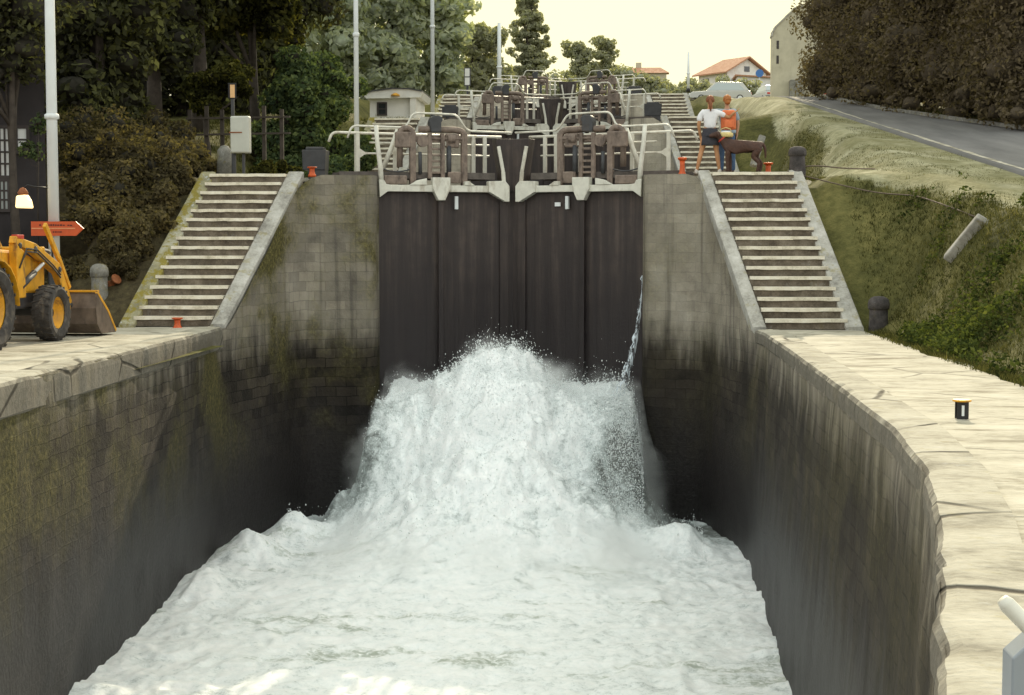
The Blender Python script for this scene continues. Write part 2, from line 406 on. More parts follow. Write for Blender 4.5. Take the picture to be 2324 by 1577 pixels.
M['bright_pane'] = m_plain('bright pale pane', (.75,.78,.78), .3, .05, 2, spec=.6)  # daylight brightness of the house panes put into their colour
def lamp():
    T = NT('lit lamp glass')
    b = T.n('ShaderNodeBsdfPrincipled', {'Base Color': (.9,.7,.4), 'Roughness': .4, 'Emission Color': (1.0,.72,.32), 'Emission Strength': 1.6})
    T.t.links.new(b.outputs[0], T.out.inputs[0]); return T.mat
M['lamp'] = lamp()
def terrain():
    T = NT('grass and gravel'); p = T.pos()
    gr = T.n('ShaderNodeAttribute', attribute_name='gravel').outputs['Fac']
    n1 = T.noise(p, .6, 5, .6); n2 = T.noise(p, 6, 6, .68); n3 = T.noise(T.mapv(p, (1,.35,1)), 1.4, 6, .65)
    grass = T.ramp(T.math('ADD', T.math('MULTIPLY', n1, .6), T.math('MULTIPLY', n2, .4)), [(.34,(.038,.040,.014)),(.5,(.098,.095,.031)),(.68,(.19,.17,.06))])
    grav = T.ramp(T.math('ADD', T.math('MULTIPLY', n3, .6), T.math('MULTIPLY', n2, .4)), [(.34,(.17,.165,.085)),(.5,(.32,.31,.19)),(.68,(.45,.43,.31))])
    mossy = T.math('MULTIPLY', T.rng(n1, .38, .55), .8)
    grav = T.mix(mossy, grav, T.mix(.4, grass, grav))
    f = T.rng(T.math('ADD', gr, T.math('MULTIPLY', T.math('SUBTRACT', n2, .5), .7)), .35, .65)
    X_, Y_, Z_ = T.sepz(p)
    soil = T.ramp(n2, [(.3,(.035,.028,.016)),(.6,(.085,.070,.036)),(.8,(.14,.12,.055))])
    grass = T.mix(T.math('MULTIPLY', T.rng(X_, -6.5, -7.4), T.rng(Y_, 44, 38)), grass, soil)
    c = T.mix(f, grass, grav)
    return T.pbr(c, .95, T.bump(T.math('ADD', n2, n1), .8, .08), spec=.15)
M['terrain'] = terrain()
def asphalt():
    T = NT('worn asphalt'); p = T.pos(); n1 = T.noise(T.mapv(p, (1.2,.2,1)), 1.2, 6, .6); n2 = T.noise(p, 40, 3, .6)
    c = T.ramp(T.math('ADD', T.math('MULTIPLY', n1, .75), T.math('MULTIPLY', n2, .25)), [(.35,(.105,.105,.106)),(.65,(.18,.178,.175))])
    return T.pbr(c, .85, T.bump(n2, .3, .01), spec=.3)
M['asphalt'] = asphalt()
def grassblade():
    T = NT('grass blades'); g = T.n('ShaderNodeNewGeometry'); ri = g.outputs['Random Per Island']
    n = T.noise(g.outputs['Position'], .8, 4)
    c = T.ramp(T.math('ADD', T.math('MULTIPLY', n, .7), T.math('MULTIPLY', ri, .35)), [(.35,(.032,.038,.013)),(.55,(.085,.088,.027)),(.8,(.19,.175,.055))])
    d = T.n('ShaderNodeBsdfDiffuse', {'Color': c}); tr = T.n('ShaderNodeBsdfTranslucent', {'Color': c})
    mx = T.n('ShaderNodeMixShader', {0: .5, 1: d.outputs[0], 2: tr.outputs[0]}); T.t.links.new(mx.outputs[0], T.out.inputs[0]); return T.mat
M['grass'] = grassblade()
# ------------------------------------------------------------------ lock outlines (x = distance from the axis)
FLR = [(5.12,29.6),(5.06,30.5),(4.86,31.8),(4.62,33.1),(4.38,34.4),(4.24,34.95),(4.0,35.17),(3.6,35.2),(3.0,35.2)]
FLL = [(5.36,29.6),(5.42,30.9),(5.22,31.8),(4.96,33.1),(4.72,34.4),(4.60,34.95),(4.4,35.17),(3.9,35.2),(3.0,35.2)]
R0 = [(2.85,-2),(2.9,3),(3.15,4.4),(3.45,5.8),(3.73,7.2),(4.24,9.7),(4.56,11.8),(4.79,14.4),(4.94,20),(5.06,25)] + FLR + [(3.0,38.2)]
L0 = [(2.85,-2),(2.9,3),(3.2,5),(3.6,7.5),(4.1,10),(4.5,13),(4.8,16),(4.97,18.3),(5.08,22),(5.22,26)] + FLL + [(3.0,38.2)]
N1 = [(3.0,11.9),(3.0,14.6),(3.4,16),(4.1,17.6),(4.6,19.5),(4.95,22),(5.05,25)]
R1 = N1 + FLR + [(3.0,38.2)]
L1 = N1 + FLL + [(3.0,38.2)]
STAIR = {1: dict(y0=30.8, y1=35.0, b=(5.03,5.26,6.81,7.11), t=(4.2,4.43,6.17,6.42)),
         -1: dict(y0=31.2, y1=35.15, b=(5.42,5.68,7.25,7.53), t=(4.58,4.90,6.57,6.87))}
def resample(P, step):
    out = [P[0]]
    for a, b in zip(P, P[1:]):
        d = math.dist(a, b); n = max(1, int(d / step))
        out += [(lerp(a[0], b[0], k/n), lerp(a[1], b[1], k/n)) for k in range(1, n+1)]
    return out
def smooth_poly(P, it=2):
    for _ in range(it):
        P = [P[0]] + [((a[0]+2*b[0]+c[0])/4, (a[1]+2*b[1]+c[1])/4) for a, b, c in zip(P, P[1:], P[2:])] + [P[-1]]
    return P
def edge_x(P, y):
    for a, b in zip(P, P[1:]):
        if a[1] <= y <= b[1] and b[1] > a[1]: return lerp(a[0], b[0], (y-a[1])/(b[1]-a[1]))
    return P[-1][0]
def wall_top(side, x, y, flat=False):
    if flat: return 0.0
    st = STAIR[side]
    if y <= st['y0'] - .2: return 0.0
    return RISE * clamp((y - st['y0']) / (st['y1'] - st['y0']))

def lock_wall(side, P, i, zbot, label):
    flat = i == 3
    root = thing('lock_wall', label, 'lock wall', (side*5.0, 30+PER*i, RISE*i), group='stone lock chamber walls')
    off = (-side*5.0, -30.0)
    pts = smooth_poly(resample(P, .22 if i == 0 else .5), 3)
    nz = 30 if i == 0 else 8
    V = []; UV = []; Fc = []; arc = 0
    for j, (x, y) in enumerate(pts):
        if j: arc += math.dist(pts[j-1], pts[j])
        zt = wall_top(side, x, y, flat) - .02
        for k in range(nz+1):
            t = k / nz; z = lerp(zt, zbot, t)
            bat = max(0, -z) * (.055 if side > 0 else -.005) * sstep(y, 6, 12) * (1 - sstep(y, 29, 33)) if i == 0 else 0
            V.append((x - bat, y, z)); UV.append((arc, z))
    V = np.array(V)
    d = .022 * fbm(V[:,1]*1.7, V[:,2]*1.9, V[:,0]*.6, 4) + .02*vnoise(V[:,1]*.4, V[:,2]*.5)
    V[:,0] += d * (V[:,1] < 34.6)
    V[:,1] += d * (V[:,1] >= 34.6) * (V[:,0] > 3.1)
    V[:,0] *= side; V[:,0] += off[0]; V[:,1] += off[1]
    n = nz + 1
    for j in range(len(pts)-1):
        for k in range(nz):
            a = j*n + k
            q = (a, a+1, a+n+1, a+n); Fc.append(q if side > 0 else q[::-1])
    fast_mesh('masonry', V, np.array(Fc), M['wall_pale' if i else 'wall_r' if side > 0 else 'wall_l'], root, True, uv=np.array(UV))
    # coping along the level part
    st = STAIR[side]
    cp = [p for p in smooth_poly(resample([p for p in P if (flat or p[1] < st['y0'] + .3) and (i == 0 or p[1] > 12.5)], .10 if i == 0 else .4), 2)]
    ch = .22 if side > 0 else .40
    prof = [(-.01,-ch-.03),(-.035,-ch),(-.04,-.12),(-.03,-.04),(.0,.002),(.05,.012),(.2,.016),(.42,.012),(.45,-.1)]
    V = []; Fc = []
    for j, (x, y) in enumerate(cp):
        a, b = cp[max(0, j-1)], cp[min(len(cp)-1, j+1)]
        tx, ty = b[0]-a[0], b[1]-a[1]; l = math.hypot(tx, ty); nx, ny = ty/l, -tx/l
        w = .016 * float(fbm(y*1.3, 3.1*side, i, 3)) + .011 * float(fbm(y*4.5, 1.1*side, i, 3)) - .05*max(0, float(vnoise(y*2.3, 7.7*side, i)) - .3)
        for q, (o, z) in enumerate(prof):
            e = w if q < 6 else 0
            V.append((side*(x + nx*(o-e)) + off[0], y + ny*(o-e) + off[1], z + (w*.6 if q in (1, 2, 3, 4) else 0)))
    n = len(prof)
    for j in range(len(cp)-1):
        for k in range(n-1):
            a = j*n+k; q = (a, a+n, a+n+1, a+1); Fc.append(q if side > 0 else q[::-1])
    fast_mesh('coping', V, np.array(Fc), M['coping'], root, False)
    return root

def quay(side, P, i, ystart, xout, front):
    st = STAIR[side] if i < 3 else dict(y0=36)
    ys = [y for y in np.arange(ystart, st['y0'] + .25, .3)] + [st['y0'] + .3]
    V = []; Fc = []; nx = 14
    if front:
        for k in range(nx+1): V.append((0,0,0))
    for y in ys:
        e = edge_x([p for p in P if p[1] < 31.5 or i == 3], y) + (.34 if y > ystart + .05 or not front else .0)
        if front and y < ystart + .05: e = 3.0
        xo = xout(y) + .2*float(fbm(y*.8, side*5, i))*sstep(y, ystart+.3, ystart+1.5)
        for k in range(nx+1):
            t = k/nx; x = lerp(e, xo, t)
            V.append((side*x, y, .012*float(fbm(x*.9, y*.7, 2)) - .01 - .2*(k == nx)))
    if front:
        for k in range(nx+1):
            x, y, z = V[nx+1+k]; V[k] = (x, y, z-.09)
    V = np.array(V); V[:,1] += PER*i; V[:,2] += RISE*i
    n = nx+1
    rows = len(V)//n
    for j in range(rows-1):
        for k in range(nx):
            a = j*n+k; q = (a, a+1, a+n+1, a+n); Fc.append(q if side > 0 else q[::-1])
    o = fast_mesh('quay', V, np.array(Fc), M['paving'], None, True); tag(o, kind='structure')

names = {0: 'lowest', 1: 'second', 2: 'third', 3: 'fourth'}
for i in range(4):
    for side in (1, -1):
        P = (R0 if side > 0 else L0) if i == 0 else (R1 if side > 0 else L1) if i < 3 else N1 + [(5.08,30),(5.1,36.8)]
        sd = 'right' if side > 0 else 'left'
        lab = {(0,1): 'curved grey stone wall with pale coping on the right of the foaming water',
               (0,-1): 'mossy stone block wall with coping on the left of the foaming water'}.get((i, side),
               'stone side wall of the %s lock up the hill, %s side' % (names[i], sd))
        lock_wall(side, P, i, -5.4 if i == 0 else -2.2, lab)
        if i == 0: quay(side, P, 0, -2.0, (lambda y: 7.15) if side > 0 else (lambda y: 10.6), False)
        else: quay(side, P, i, 11.72 if side > 0 else 11.86, lambda y: lerp(6.35 if side > 0 else 6.75, 7.1, sstep(y, 12.2, 13.6)), True)
    if i:
        o = MB().add([(-5.6,12.5+PER*i,RISE*i-.9),(5.6,12.5+PER*i,RISE*i-.9),(5.6,(37.2 if i < 3 else 36.8)+PER*i,RISE*i-.9),(-5.6,(37.2 if i < 3 else 36.8)+PER*i,RISE*i-.9)], [(0,1,2,3)]).build('canal_water', M['water'])
        tag(o, kind='structure')

# ------------------------------------------------------------------ stairs
def stairs(side):
    st = STAIR[side]; n = 16; dy = (st['y1']-st['y0'])/n; h = RISE/n
    base = ((st['b'][1]+st['b'][2])/2*side, st['y0'], 0)
    root = thing('stone_stairs', '', 'stairs', base, group='stone stair flights beside the locks')
    rr = random.Random(3+side)
    def X(k, t): return lerp(st['b'][k], st['t'][k], t)
    for k in range(n):
        mb = MB(); y = st['y0'] + k*dy; t = k/n
        xa, xb = X(1, t)-.01, X(2, t)+.01
        z0, z1 = k*h - (.0 if k == 0 else .05), (k+1)*h
        off = [rr.uniform(-.007, .007) for _ in range(9)]
        # riser block
        mb.box(xa, xb, y+.035+off[8], y+dy+.06, z0, z1-.066, 0)
        # worn tread slab with an uneven front
        m = 8; fr = []
        for q in range(m+1):
            x = lerp(xa, xb, q/m); d = off[q % 9]
            fr.append((x, d))
        for (x0, d0), (x1, d1) in zip(fr, fr[1:]):
            mb.hexa([(x0,y+d0,z1-.066+d0),(x1,y+d1,z1-.066+d1),(x1,y+dy+.06,z1-.06),(x0,y+dy+.06,z1-.06),
                     (x0,y+d0+.008,z1+d0*.6),(x1,y+d1+.008,z1+d1*.6),(x1,y+dy+.06,z1),(x0,y+dy+.06,z1)], 1)
        mb.v = [(side*a - base[0], b - base[1], c) for a, b, c in mb.v]
        mb.build('step', [M['riser'], M['nosing']], root)
    for ka, kb, nm in ((0, 1, 'inner'), (2, 3, 'outer')):
        m = 12; V = []; Fc = []
        for q in range(m+1):
            t = q/m; y = lerp(st['y0'] - .10, st['y1'] + (.02 if side > 0 else 0), t)
            z = RISE*t + .06; x0, x1 = X(ka, t), X(kb, t)
            w = .015*float(vnoise(y*3, ka))
            zb = max(z-.45, -.1); V += [(x0+.03, y, zb), (x0-.03, y, max(z-.13, -.05)), (x0-.03, y, z-.02), (x0+.02, y, z+w*.5), (x1-.025, y, z+w*.5), (x1, y, z-.025), (x1, y, max(z-.95, -.2))]
        for q in range(m):
            for k in range(6):
                a = q*7+k; Fc.append((a, a+1, a+8, a+7))
        mb = MB().add(V, Fc + [(0,1,2,3,4,5,6), tuple(m*7+k for k in range(7))])
        mb.v = [(side*a - base[0], b - base[1], c) for a, b, c in mb.v]
        mb.build('curb', M['curb_lichen'] if (side < 0 and nm == 'outer') else M['curb'], root)
    return root
SR, SL = stairs(1), stairs(-1)
SR['label'] = 'wide stone stair flight right of the foaming water, below the couple and dog'
SL['label'] = 'stone stair flight with lichen grown curb, left of the foaming water beside the digger'
for i in (1, 2):
    for s, o in ((1, SR), (-1, SL)):
        dup(o, (o.location.x, o.location.y + PER*i, RISE*i), label='%s stair flight up the hill, %s of the %s lock gate' %
            ({1: 'pale stone', 2: 'small grey stone'}[i], 'right' if s > 0 else 'left', {1: 'second', 2: 'topmost'}[i]))

# ------------------------------------------------------------------ terrain sheet
def axis(fine0, fine1, st, lim0, lim1):
    a = list(np.arange(fine0, fine1, st)); x = fine1; d = st
    while x < lim1: a.append(x); d *= 1.25; x += d
    a.append(lim1); x = fine0; d = st; pre = []
    while True:
        d *= 1.25; x -= d
        if x < lim0: break
        pre.append(x)
    pre.append(lim0)
    return np.array(pre[::-1] + a)
def gravel_edge(y):
    pts = [(-10,9.6),(20,9.2),(27.8,9.25),(30.9,9.1),(33.6,8.8),(34.9,8.0),(35.4,7.0),(37,7.2),(42,7.8),(46.7,8.35),(49.3,8.8),(54.6,8.9),(58.4,8.3),(66,8.3),(80,8.6),(140,7)]
    for a, b in zip(pts, pts[1:]):
        if a[0] <= y <= b[0]: return lerp(a[1], b[1], (y-a[0])/(b[0]-a[0]))
    return 7
XS = axis(-16, 20, .33, -1500, 1500); YS = axis(-6, 78, .33, -60, 2200)
GX, GY = np.meshgrid(XS, YS)
HZ = np.array([[ground(x, y) for x in XS] for y in YS])
low = .30 * (1 - nsstep(np.abs(GX), np.where((GX < 0) & (GY < 31), 9.4, 6.75), np.where((GX < 0) & (GY < 31), 10.4, 7.25)))
HZ = HZ - low
ge = np.array([gravel_edge(float(y)) for y in YS])[:, None]
GRAV = nsstep(GX, ge-.25, ge+.35) * (1 - nsstep(GX, 14.5, 17))
idx = np.arange(GX.size).reshape(GX.shape)
cx = (GX[:-1,:-1]+GX[1:,1:])/2; cy = (GY[:-1,:-1]+GY[1:,1:])/2
keep = ~((np.abs(cx) < 5.0) & (cy > -4) & (cy < 112))
for i in range(3):
    keep &= ~((np.abs(cx) < 6.0) & (cy > 30 + PER*i) & (cy < 37 + PER*i))
Fq = np.stack([idx[:-1,:-1], idx[:-1,1:], idx[1:,1:], idx[1:,:-1]], -1)[keep]
o = fast_mesh('ground', np.stack([GX, GY, HZ], -1).reshape(-1, 3), Fq, M['terrain'], None, True, attrs={'gravel': GRAV.ravel()})
tag(o, kind='structure')

# ------------------------------------------------------------------ road
RL = [(8,12.4),(20,11.8),(35.3,11.3),(50,10.8),(60,10.5),(71.7,10.15),(85,9.6),(110,8.8),(150,8.0)]
RRT = [(8,19.5),(20,18.2),(35.3,16.6),(42,15.9),(49,14.9),(55,13.6),(60.7,12.5),(70,11.7),(85,11.4),(110,11.0),(150,10.6)]
def interp(P, y):
    for a, b in zip(P, P[1:]):
        if a[0] <= y <= b[0]: return lerp(a[1], b[1], (y-a[0])/(b[0]-a[0]))
    return P[-1][1]
def strip(name, fl, fr, y0, y1, dz, mat, ncol=8, kind='structure', stepy=.5):
    V = []; Fc = []
    ys = np.arange(y0, y1, stepy)
    for y in ys:
        a, b = fl(y), fr(y)
        for k in range(ncol+1):
            x = lerp(a, b, k/ncol) if ncol < 5 else (a - .02 if k == 0 else b + .02 if k == ncol else lerp(a, b, (k-1)/(ncol-2))); V.append((x, y, max(ground(x, y), ground(x, y+.3), ground(x,y-.3)) + dz - (.14 if ncol > 4 and k in (0, ncol) else 0)))
    n = ncol+1
    for j in range(len(ys)-1):
        for k in range(ncol):
            q = j*n+k; Fc.append((q, q+1, q+n+1, q+n))
    return tag(fast_mesh(name, V, np.array(Fc), mat, None, True), kind=kind)
strip('road', lambda y: interp(RL, y), lambda y: interp(RRT, y), 10, 150, .03, M['asphalt'], 14)
strip('road_marking', lambda y: interp(RL, y)+.16+.03*float(vnoise(y*1.3, 2.0)), lambda y: interp(RL, y)+.27+.05*float(vnoise(y*.9, 5.0)), 10, 110, .036, M['paving'], 1)
# kerb on the wooded side
V = []; Fc = []
ys = np.arange(10, 72, .8)
for y in ys:
    x = interp(RRT, y); g = ground(x, y)
    V += [(x, y, g-.1), (x, y, g+.17), (x+.16, y, g+.18), (x+.18, y, g-.1)]
for j in range(len(ys)-1):
    for k in range(3): a = j*4+k; Fc.append((a, a+1, a+5, a+4))
tag(fast_mesh('road_kerb', V, np.array(Fc), M['pillar']), kind='structure')

# ------------------------------------------------------------------ churning water
WL = -4.45
def mound(X, Y):
    t = np.clip((Y-32.5)/(35.1-32.5), 0, 1)
    wig = .22*fbm(Y*1.6, X*.5, 8.8, 3)
    lat = 1 - nsstep(np.abs(X) + wig, 2.62, 3.12)
    z = WL + 2.75 * (t**.85) * lat
    side = np.where(X > .1, .92, 1.3)
    z = z + .90*np.exp(-(np.abs(X+.05)/(1.12*side))**3.6) * np.exp(-((Y-34.3)/1.1)**2)
    z += 1.0*np.exp(-((X-.0)/1.5)**2) * np.exp(-((Y-32.4)/1.5)**2)
    z += .35*np.exp(-((X+.2)/2.2)**2) * np.exp(-((Y-29.8)/2.4)**2)
    z += .5*np.exp(-((X+4.7)/.55)**2 - ((Y-30.2)/.8)**2) + .55*np.exp(-((X+4.2)/.5)**2 - ((Y-32.0)/.6)**2) + .45*np.exp(-((X+3.5)/.3)**2 - ((Y-33.4)/.5)**2)
    z += .5*np.exp(-((X-3.7)/.6)**2 - ((Y-31.4)/.6)**2) + .3*np.exp(-((X+4.9)/.5)**2 - ((Y-27.4)/1.2)**2)
    z += .95*(1-nsstep(np.abs(X)+wig, 2.5, 4.1))*nsstep(Y, 30.6, 33.6)*(1-nsstep(Y, 33.6, 35.0))
    z += .40*(1-nsstep(np.abs(X)+wig, 1.6, 3.4))*nsstep(Y, 28.8, 31.2)*(1-nsstep(Y, 31.5, 33.5))
    wl = nsstep(np.abs(X), 3.9, 5.0)*(1-nsstep(Y, 30, 33))
    z += wl*.17*np.maximum(0, fbm(Y*1.15, np.sign(X)*7.3, 2.2, 3))
    return z
def foam_height(X, Y):
    z = mound(X, Y)
    amp = np.clip((z - WL)/2.4, 0, 1)
    w = fbm(X*.8, Y*.55, 1.7, 2)
    b1 = 1-np.abs(fbm(X*1.25+w*.6, Y*.95+w*.5, 4.2, 3))*1.4
    b2 = 1-np.abs(fbm(X*3.4+w, Y*2.6, 9.9, 3))*1.3
    b3 = fbm(X*9, Y*8, 5.5, 3)
    z = z + (.07+.17*amp)*b1*.75 + (.030+.11*amp)*b2 + (.014+.06*amp)*b3 - .04
    return z
fx = np.arange(-5.75, 5.76, .048); fy = np.concatenate([np.arange(2.5, 17, .16), np.arange(17, 36.9, .055)])
FX, FY = np.meshgrid(fx, fy)
FZ = foam_height(FX, FY)
lx = np.array([edge_x(L0, float(y)) for y in fy]); rx = np.array([edge_x(R0, float(y)) for y in fy])
idx = np.arange(FX.size).reshape(FX.shape)
cx = (FX[:-1,:-1]+FX[1:,1:])/2
kp = (cx > -lx[:-1,None]-.12) & (cx < rx[:-1,None]+.12)
Fq = np.stack([idx[:-1,:-1], idx[:-1,1:], idx[1:,1:], idx[1:,:-1]], -1)[kp]
tn_ = .55*fbm(FX*1.4, FY*1.1, 3.1, 4)
thin = np.clip(nsstep(FX + tn_, 1.2, 3.0)*nsstep(FY + tn_, 31.2, 33.2)*(1-nsstep(FY + tn_, 33.9, 35.2))*.85 + .5*nsstep(-FX, 2.0, 2.9)*nsstep(FY, 32, 33)*(1-nsstep(FY, 34, 35)), 0, 1)
o = fast_mesh('foaming_water', np.stack([FX, FY, FZ], -1).reshape(-1, 3), Fq, M['foam'], None, True, attrs={'thin': thin.ravel()})
tag(o, kind='structure')

def droplets():
    n = 34000
    g = RNG
    x = np.empty(n); y = np.empty(n); hgt = np.empty(n); sz = np.empty(n)
    a = n*5//10; b = n*8//10
    x[:a] = np.clip(g.normal(0, 1.6, a), -2.95, 2.95); y[:a] = np.clip(g.normal(34.0, .9, a), 30.5, 35.6); hgt[:a] = g.exponential(.075, a)
    x[a:b] = 2.98 - np.abs(g.normal(0, .75, b-a)); y[a:b] = np.clip(g.normal(33.4, .75, b-a), 31, 35.1); hgt[a:b] = g.exponential(.15, b-a)
    x[b:] = g.normal(0, 2.2, n-b); y[b:] = np.clip(g.normal(32.2, 1.5, n-b), 27, 34.5); x[b:] = np.clip(x[b:], -4.3, 4.1); hgt[b:] = g.exponential(.06, n-b)
    jet = np.exp(-((x)/1.1)**2 - ((y-34)/1.2)**2); hgt *= 1 + .3*jet
    sz = np.abs(g.normal(0, .0055, n)) + .003 + .009*(g.uniform(0, 1, n) > .993)
    z = foam_height(x, y) + hgt
    c = np.stack([x, y, z], -1)
    oct_ = np.array([(1,0,0),(-1,0,0),(0,1,0),(0,-1,0),(0,0,1),(0,0,-1)], float)
    Fo = np.array([(0,2,4),(2,1,4),(1,3,4),(3,0,4),(2,0,5),(1,2,5),(3,1,5),(0,3,5)])
    V = (c[:,None,:] + oct_[None]*sz[:,None,None]*np.array([1,1,1.5])).reshape(-1,3)
    Fc = (Fo[None] + (np.arange(n)*6)[:,None,None]).reshape(-1,3)
    o = fast_mesh('spray_drops', V, Fc, M['drops'], None, True)
    tag(o, 'cloud of fine white spray drops thrown up above the churning water', 'spray', kind='stuff')
droplets()
def leak():
    # thin jet running down the corner where gate and right wall meet
    V = []; Fc = []; n = 40
    for k in range(n+1):
        t = k/n; z = lerp(.95, -1.7, t); xo = 2.97 - .42*t**2.2; w = .02 + .22*t**1.5
        y = 35.15 - .5*t
        j = .03*float(vnoise(k*.9, 1.0))
        V += [(xo-w+j, y, z), (xo-w*.4, y-.06*t-.02, z+.01), (xo+.01, y+.03, z)]
    for k in range(n):
        for q in range(2): a = k*3+q; Fc.append((a, a+1, a+4, a+3))
    T = NT('leaking water streaks'); p = T.pos()
    nn = T.noise(T.mapv(p, (9,9,1.6)), 2.2, 5, .7)
    d = T.n('ShaderNodeBsdfPrincipled', {'Base Color': (.62,.70,.76,1), 'Roughness': .3})
    tr = T.n('ShaderNodeBsdfTransparent')
    mx = T.n('ShaderNodeMixShader', {0: T.rng(nn, .42, .6), 1: tr.outputs[0], 2: d.outputs[0]})
    T.t.links.new(mx.outputs[0], T.out.inputs[0])
    o = fast_mesh('water_leak', V, np.array(Fc), T.mat, None, True)
    tag(o, 'thin white water jet running down the right wall edge beside the dark gate', 'leak', kind='stuff')
leak()

# ------------------------------------------------------------------ mist over the churning water
def mist():
    xs = np.linspace(-3.9, 3.8, 34); ys = np.linspace(26.5, 35.55, 38)
    X, Y = np.meshgrid(xs, ys)
    top = mound(X, Y) + 1.3 ; bot = mound(X, Y) - .35
    n = X.size; idx = np.arange(n).reshape(X.shape)
    V = np.concatenate([np.stack([X, Y, top], -1).reshape(-1,3), np.stack([X, Y, bot], -1).reshape(-1,3)])
    q = np.stack([idx[:-1,:-1], idx[:-1,1:], idx[1:,1:], idx[1:,:-1]], -1).reshape(-1,4)
    F = [q, (q+n)[:, ::-1]]
    for a in (idx[0], idx[:,-1], idx[-1][::-1], idx[:,0][::-1]):
        F.append(np.stack([a[:-1], a[:-1]+n, a[1:]+n, a[1:]], -1))
    T = NT('water mist'); p = T.pos()
    x, y, z = T.sepz(p)
    n1 = T.noise(p, 1.0, 4, .62, .6); n2 = T.noise(p, 3.6, 3, .65)
    # height above the cascade surface, so that the mist thins out upwards
    gx = T.math('EXPONENT', T.math('MULTIPLY', T.math('POWER', T.math('DIVIDE', T.math('ABSOLUTE', x), 1.25), 3.6), -1.0))
    gy = T.math('EXPONENT', T.math('MULTIPLY', T.math('POWER', T.math('ABSOLUTE', T.math('DIVIDE', T.math('SUBTRACT', y, 34.3), 1.1)), 2.0), -1.0))
    zm = T.math('ADD', T.rng(y, 32.3, 35.1, WL, WL+2.75, smooth=False), T.math('MULTIPLY', T.math('MULTIPLY', gx, gy), .95))
    hz = T.math('SUBTRACT', z, T.math('ADD', zm, T.math('MULTIPLY', T.math('SUBTRACT', n1, .5), 1.6)))
    fall = T.rng(hz, .75, -.25)
    d = T.math('ADD', T.math('MULTIPLY', T.rng(T.math('ADD', T.math('MULTIPLY', n1, .6), T.math('MULTIPLY', n2, .4)), .36, .60), .9), .1)
    ex = T.rng(T.math('ABSOLUTE', T.math('ADD', x, T.math('MULTIPLY', T.math('SUBTRACT', n1, .5), 1.2))), 3.6, 2.3); ey = T.math('MULTIPLY', T.rng(y, 26.6, 32.2), T.rng(y, 35.5, 34.9))
    d = T.math('MULTIPLY', T.math('MULTIPLY', d, ex), T.math('MULTIPLY', T.math('MULTIPLY', ey, fall), T.rng(z, -1.2, -3.6, 4.2, 5.2)))
    v = T.n('ShaderNodeVolumePrincipled', {'Color': (.985,.99,.985), 'Density': d, 'Anisotropy': .2})
    T.t.links.new(v.outputs[0], T.out.inputs['Volume'])
    o = fast_mesh('spray_mist', V, np.concatenate(F), T.mat, None, True)
    tag(o, 'soft white mist hanging over the steep cascade below the dark gate', 'mist', kind='stuff')
mist()
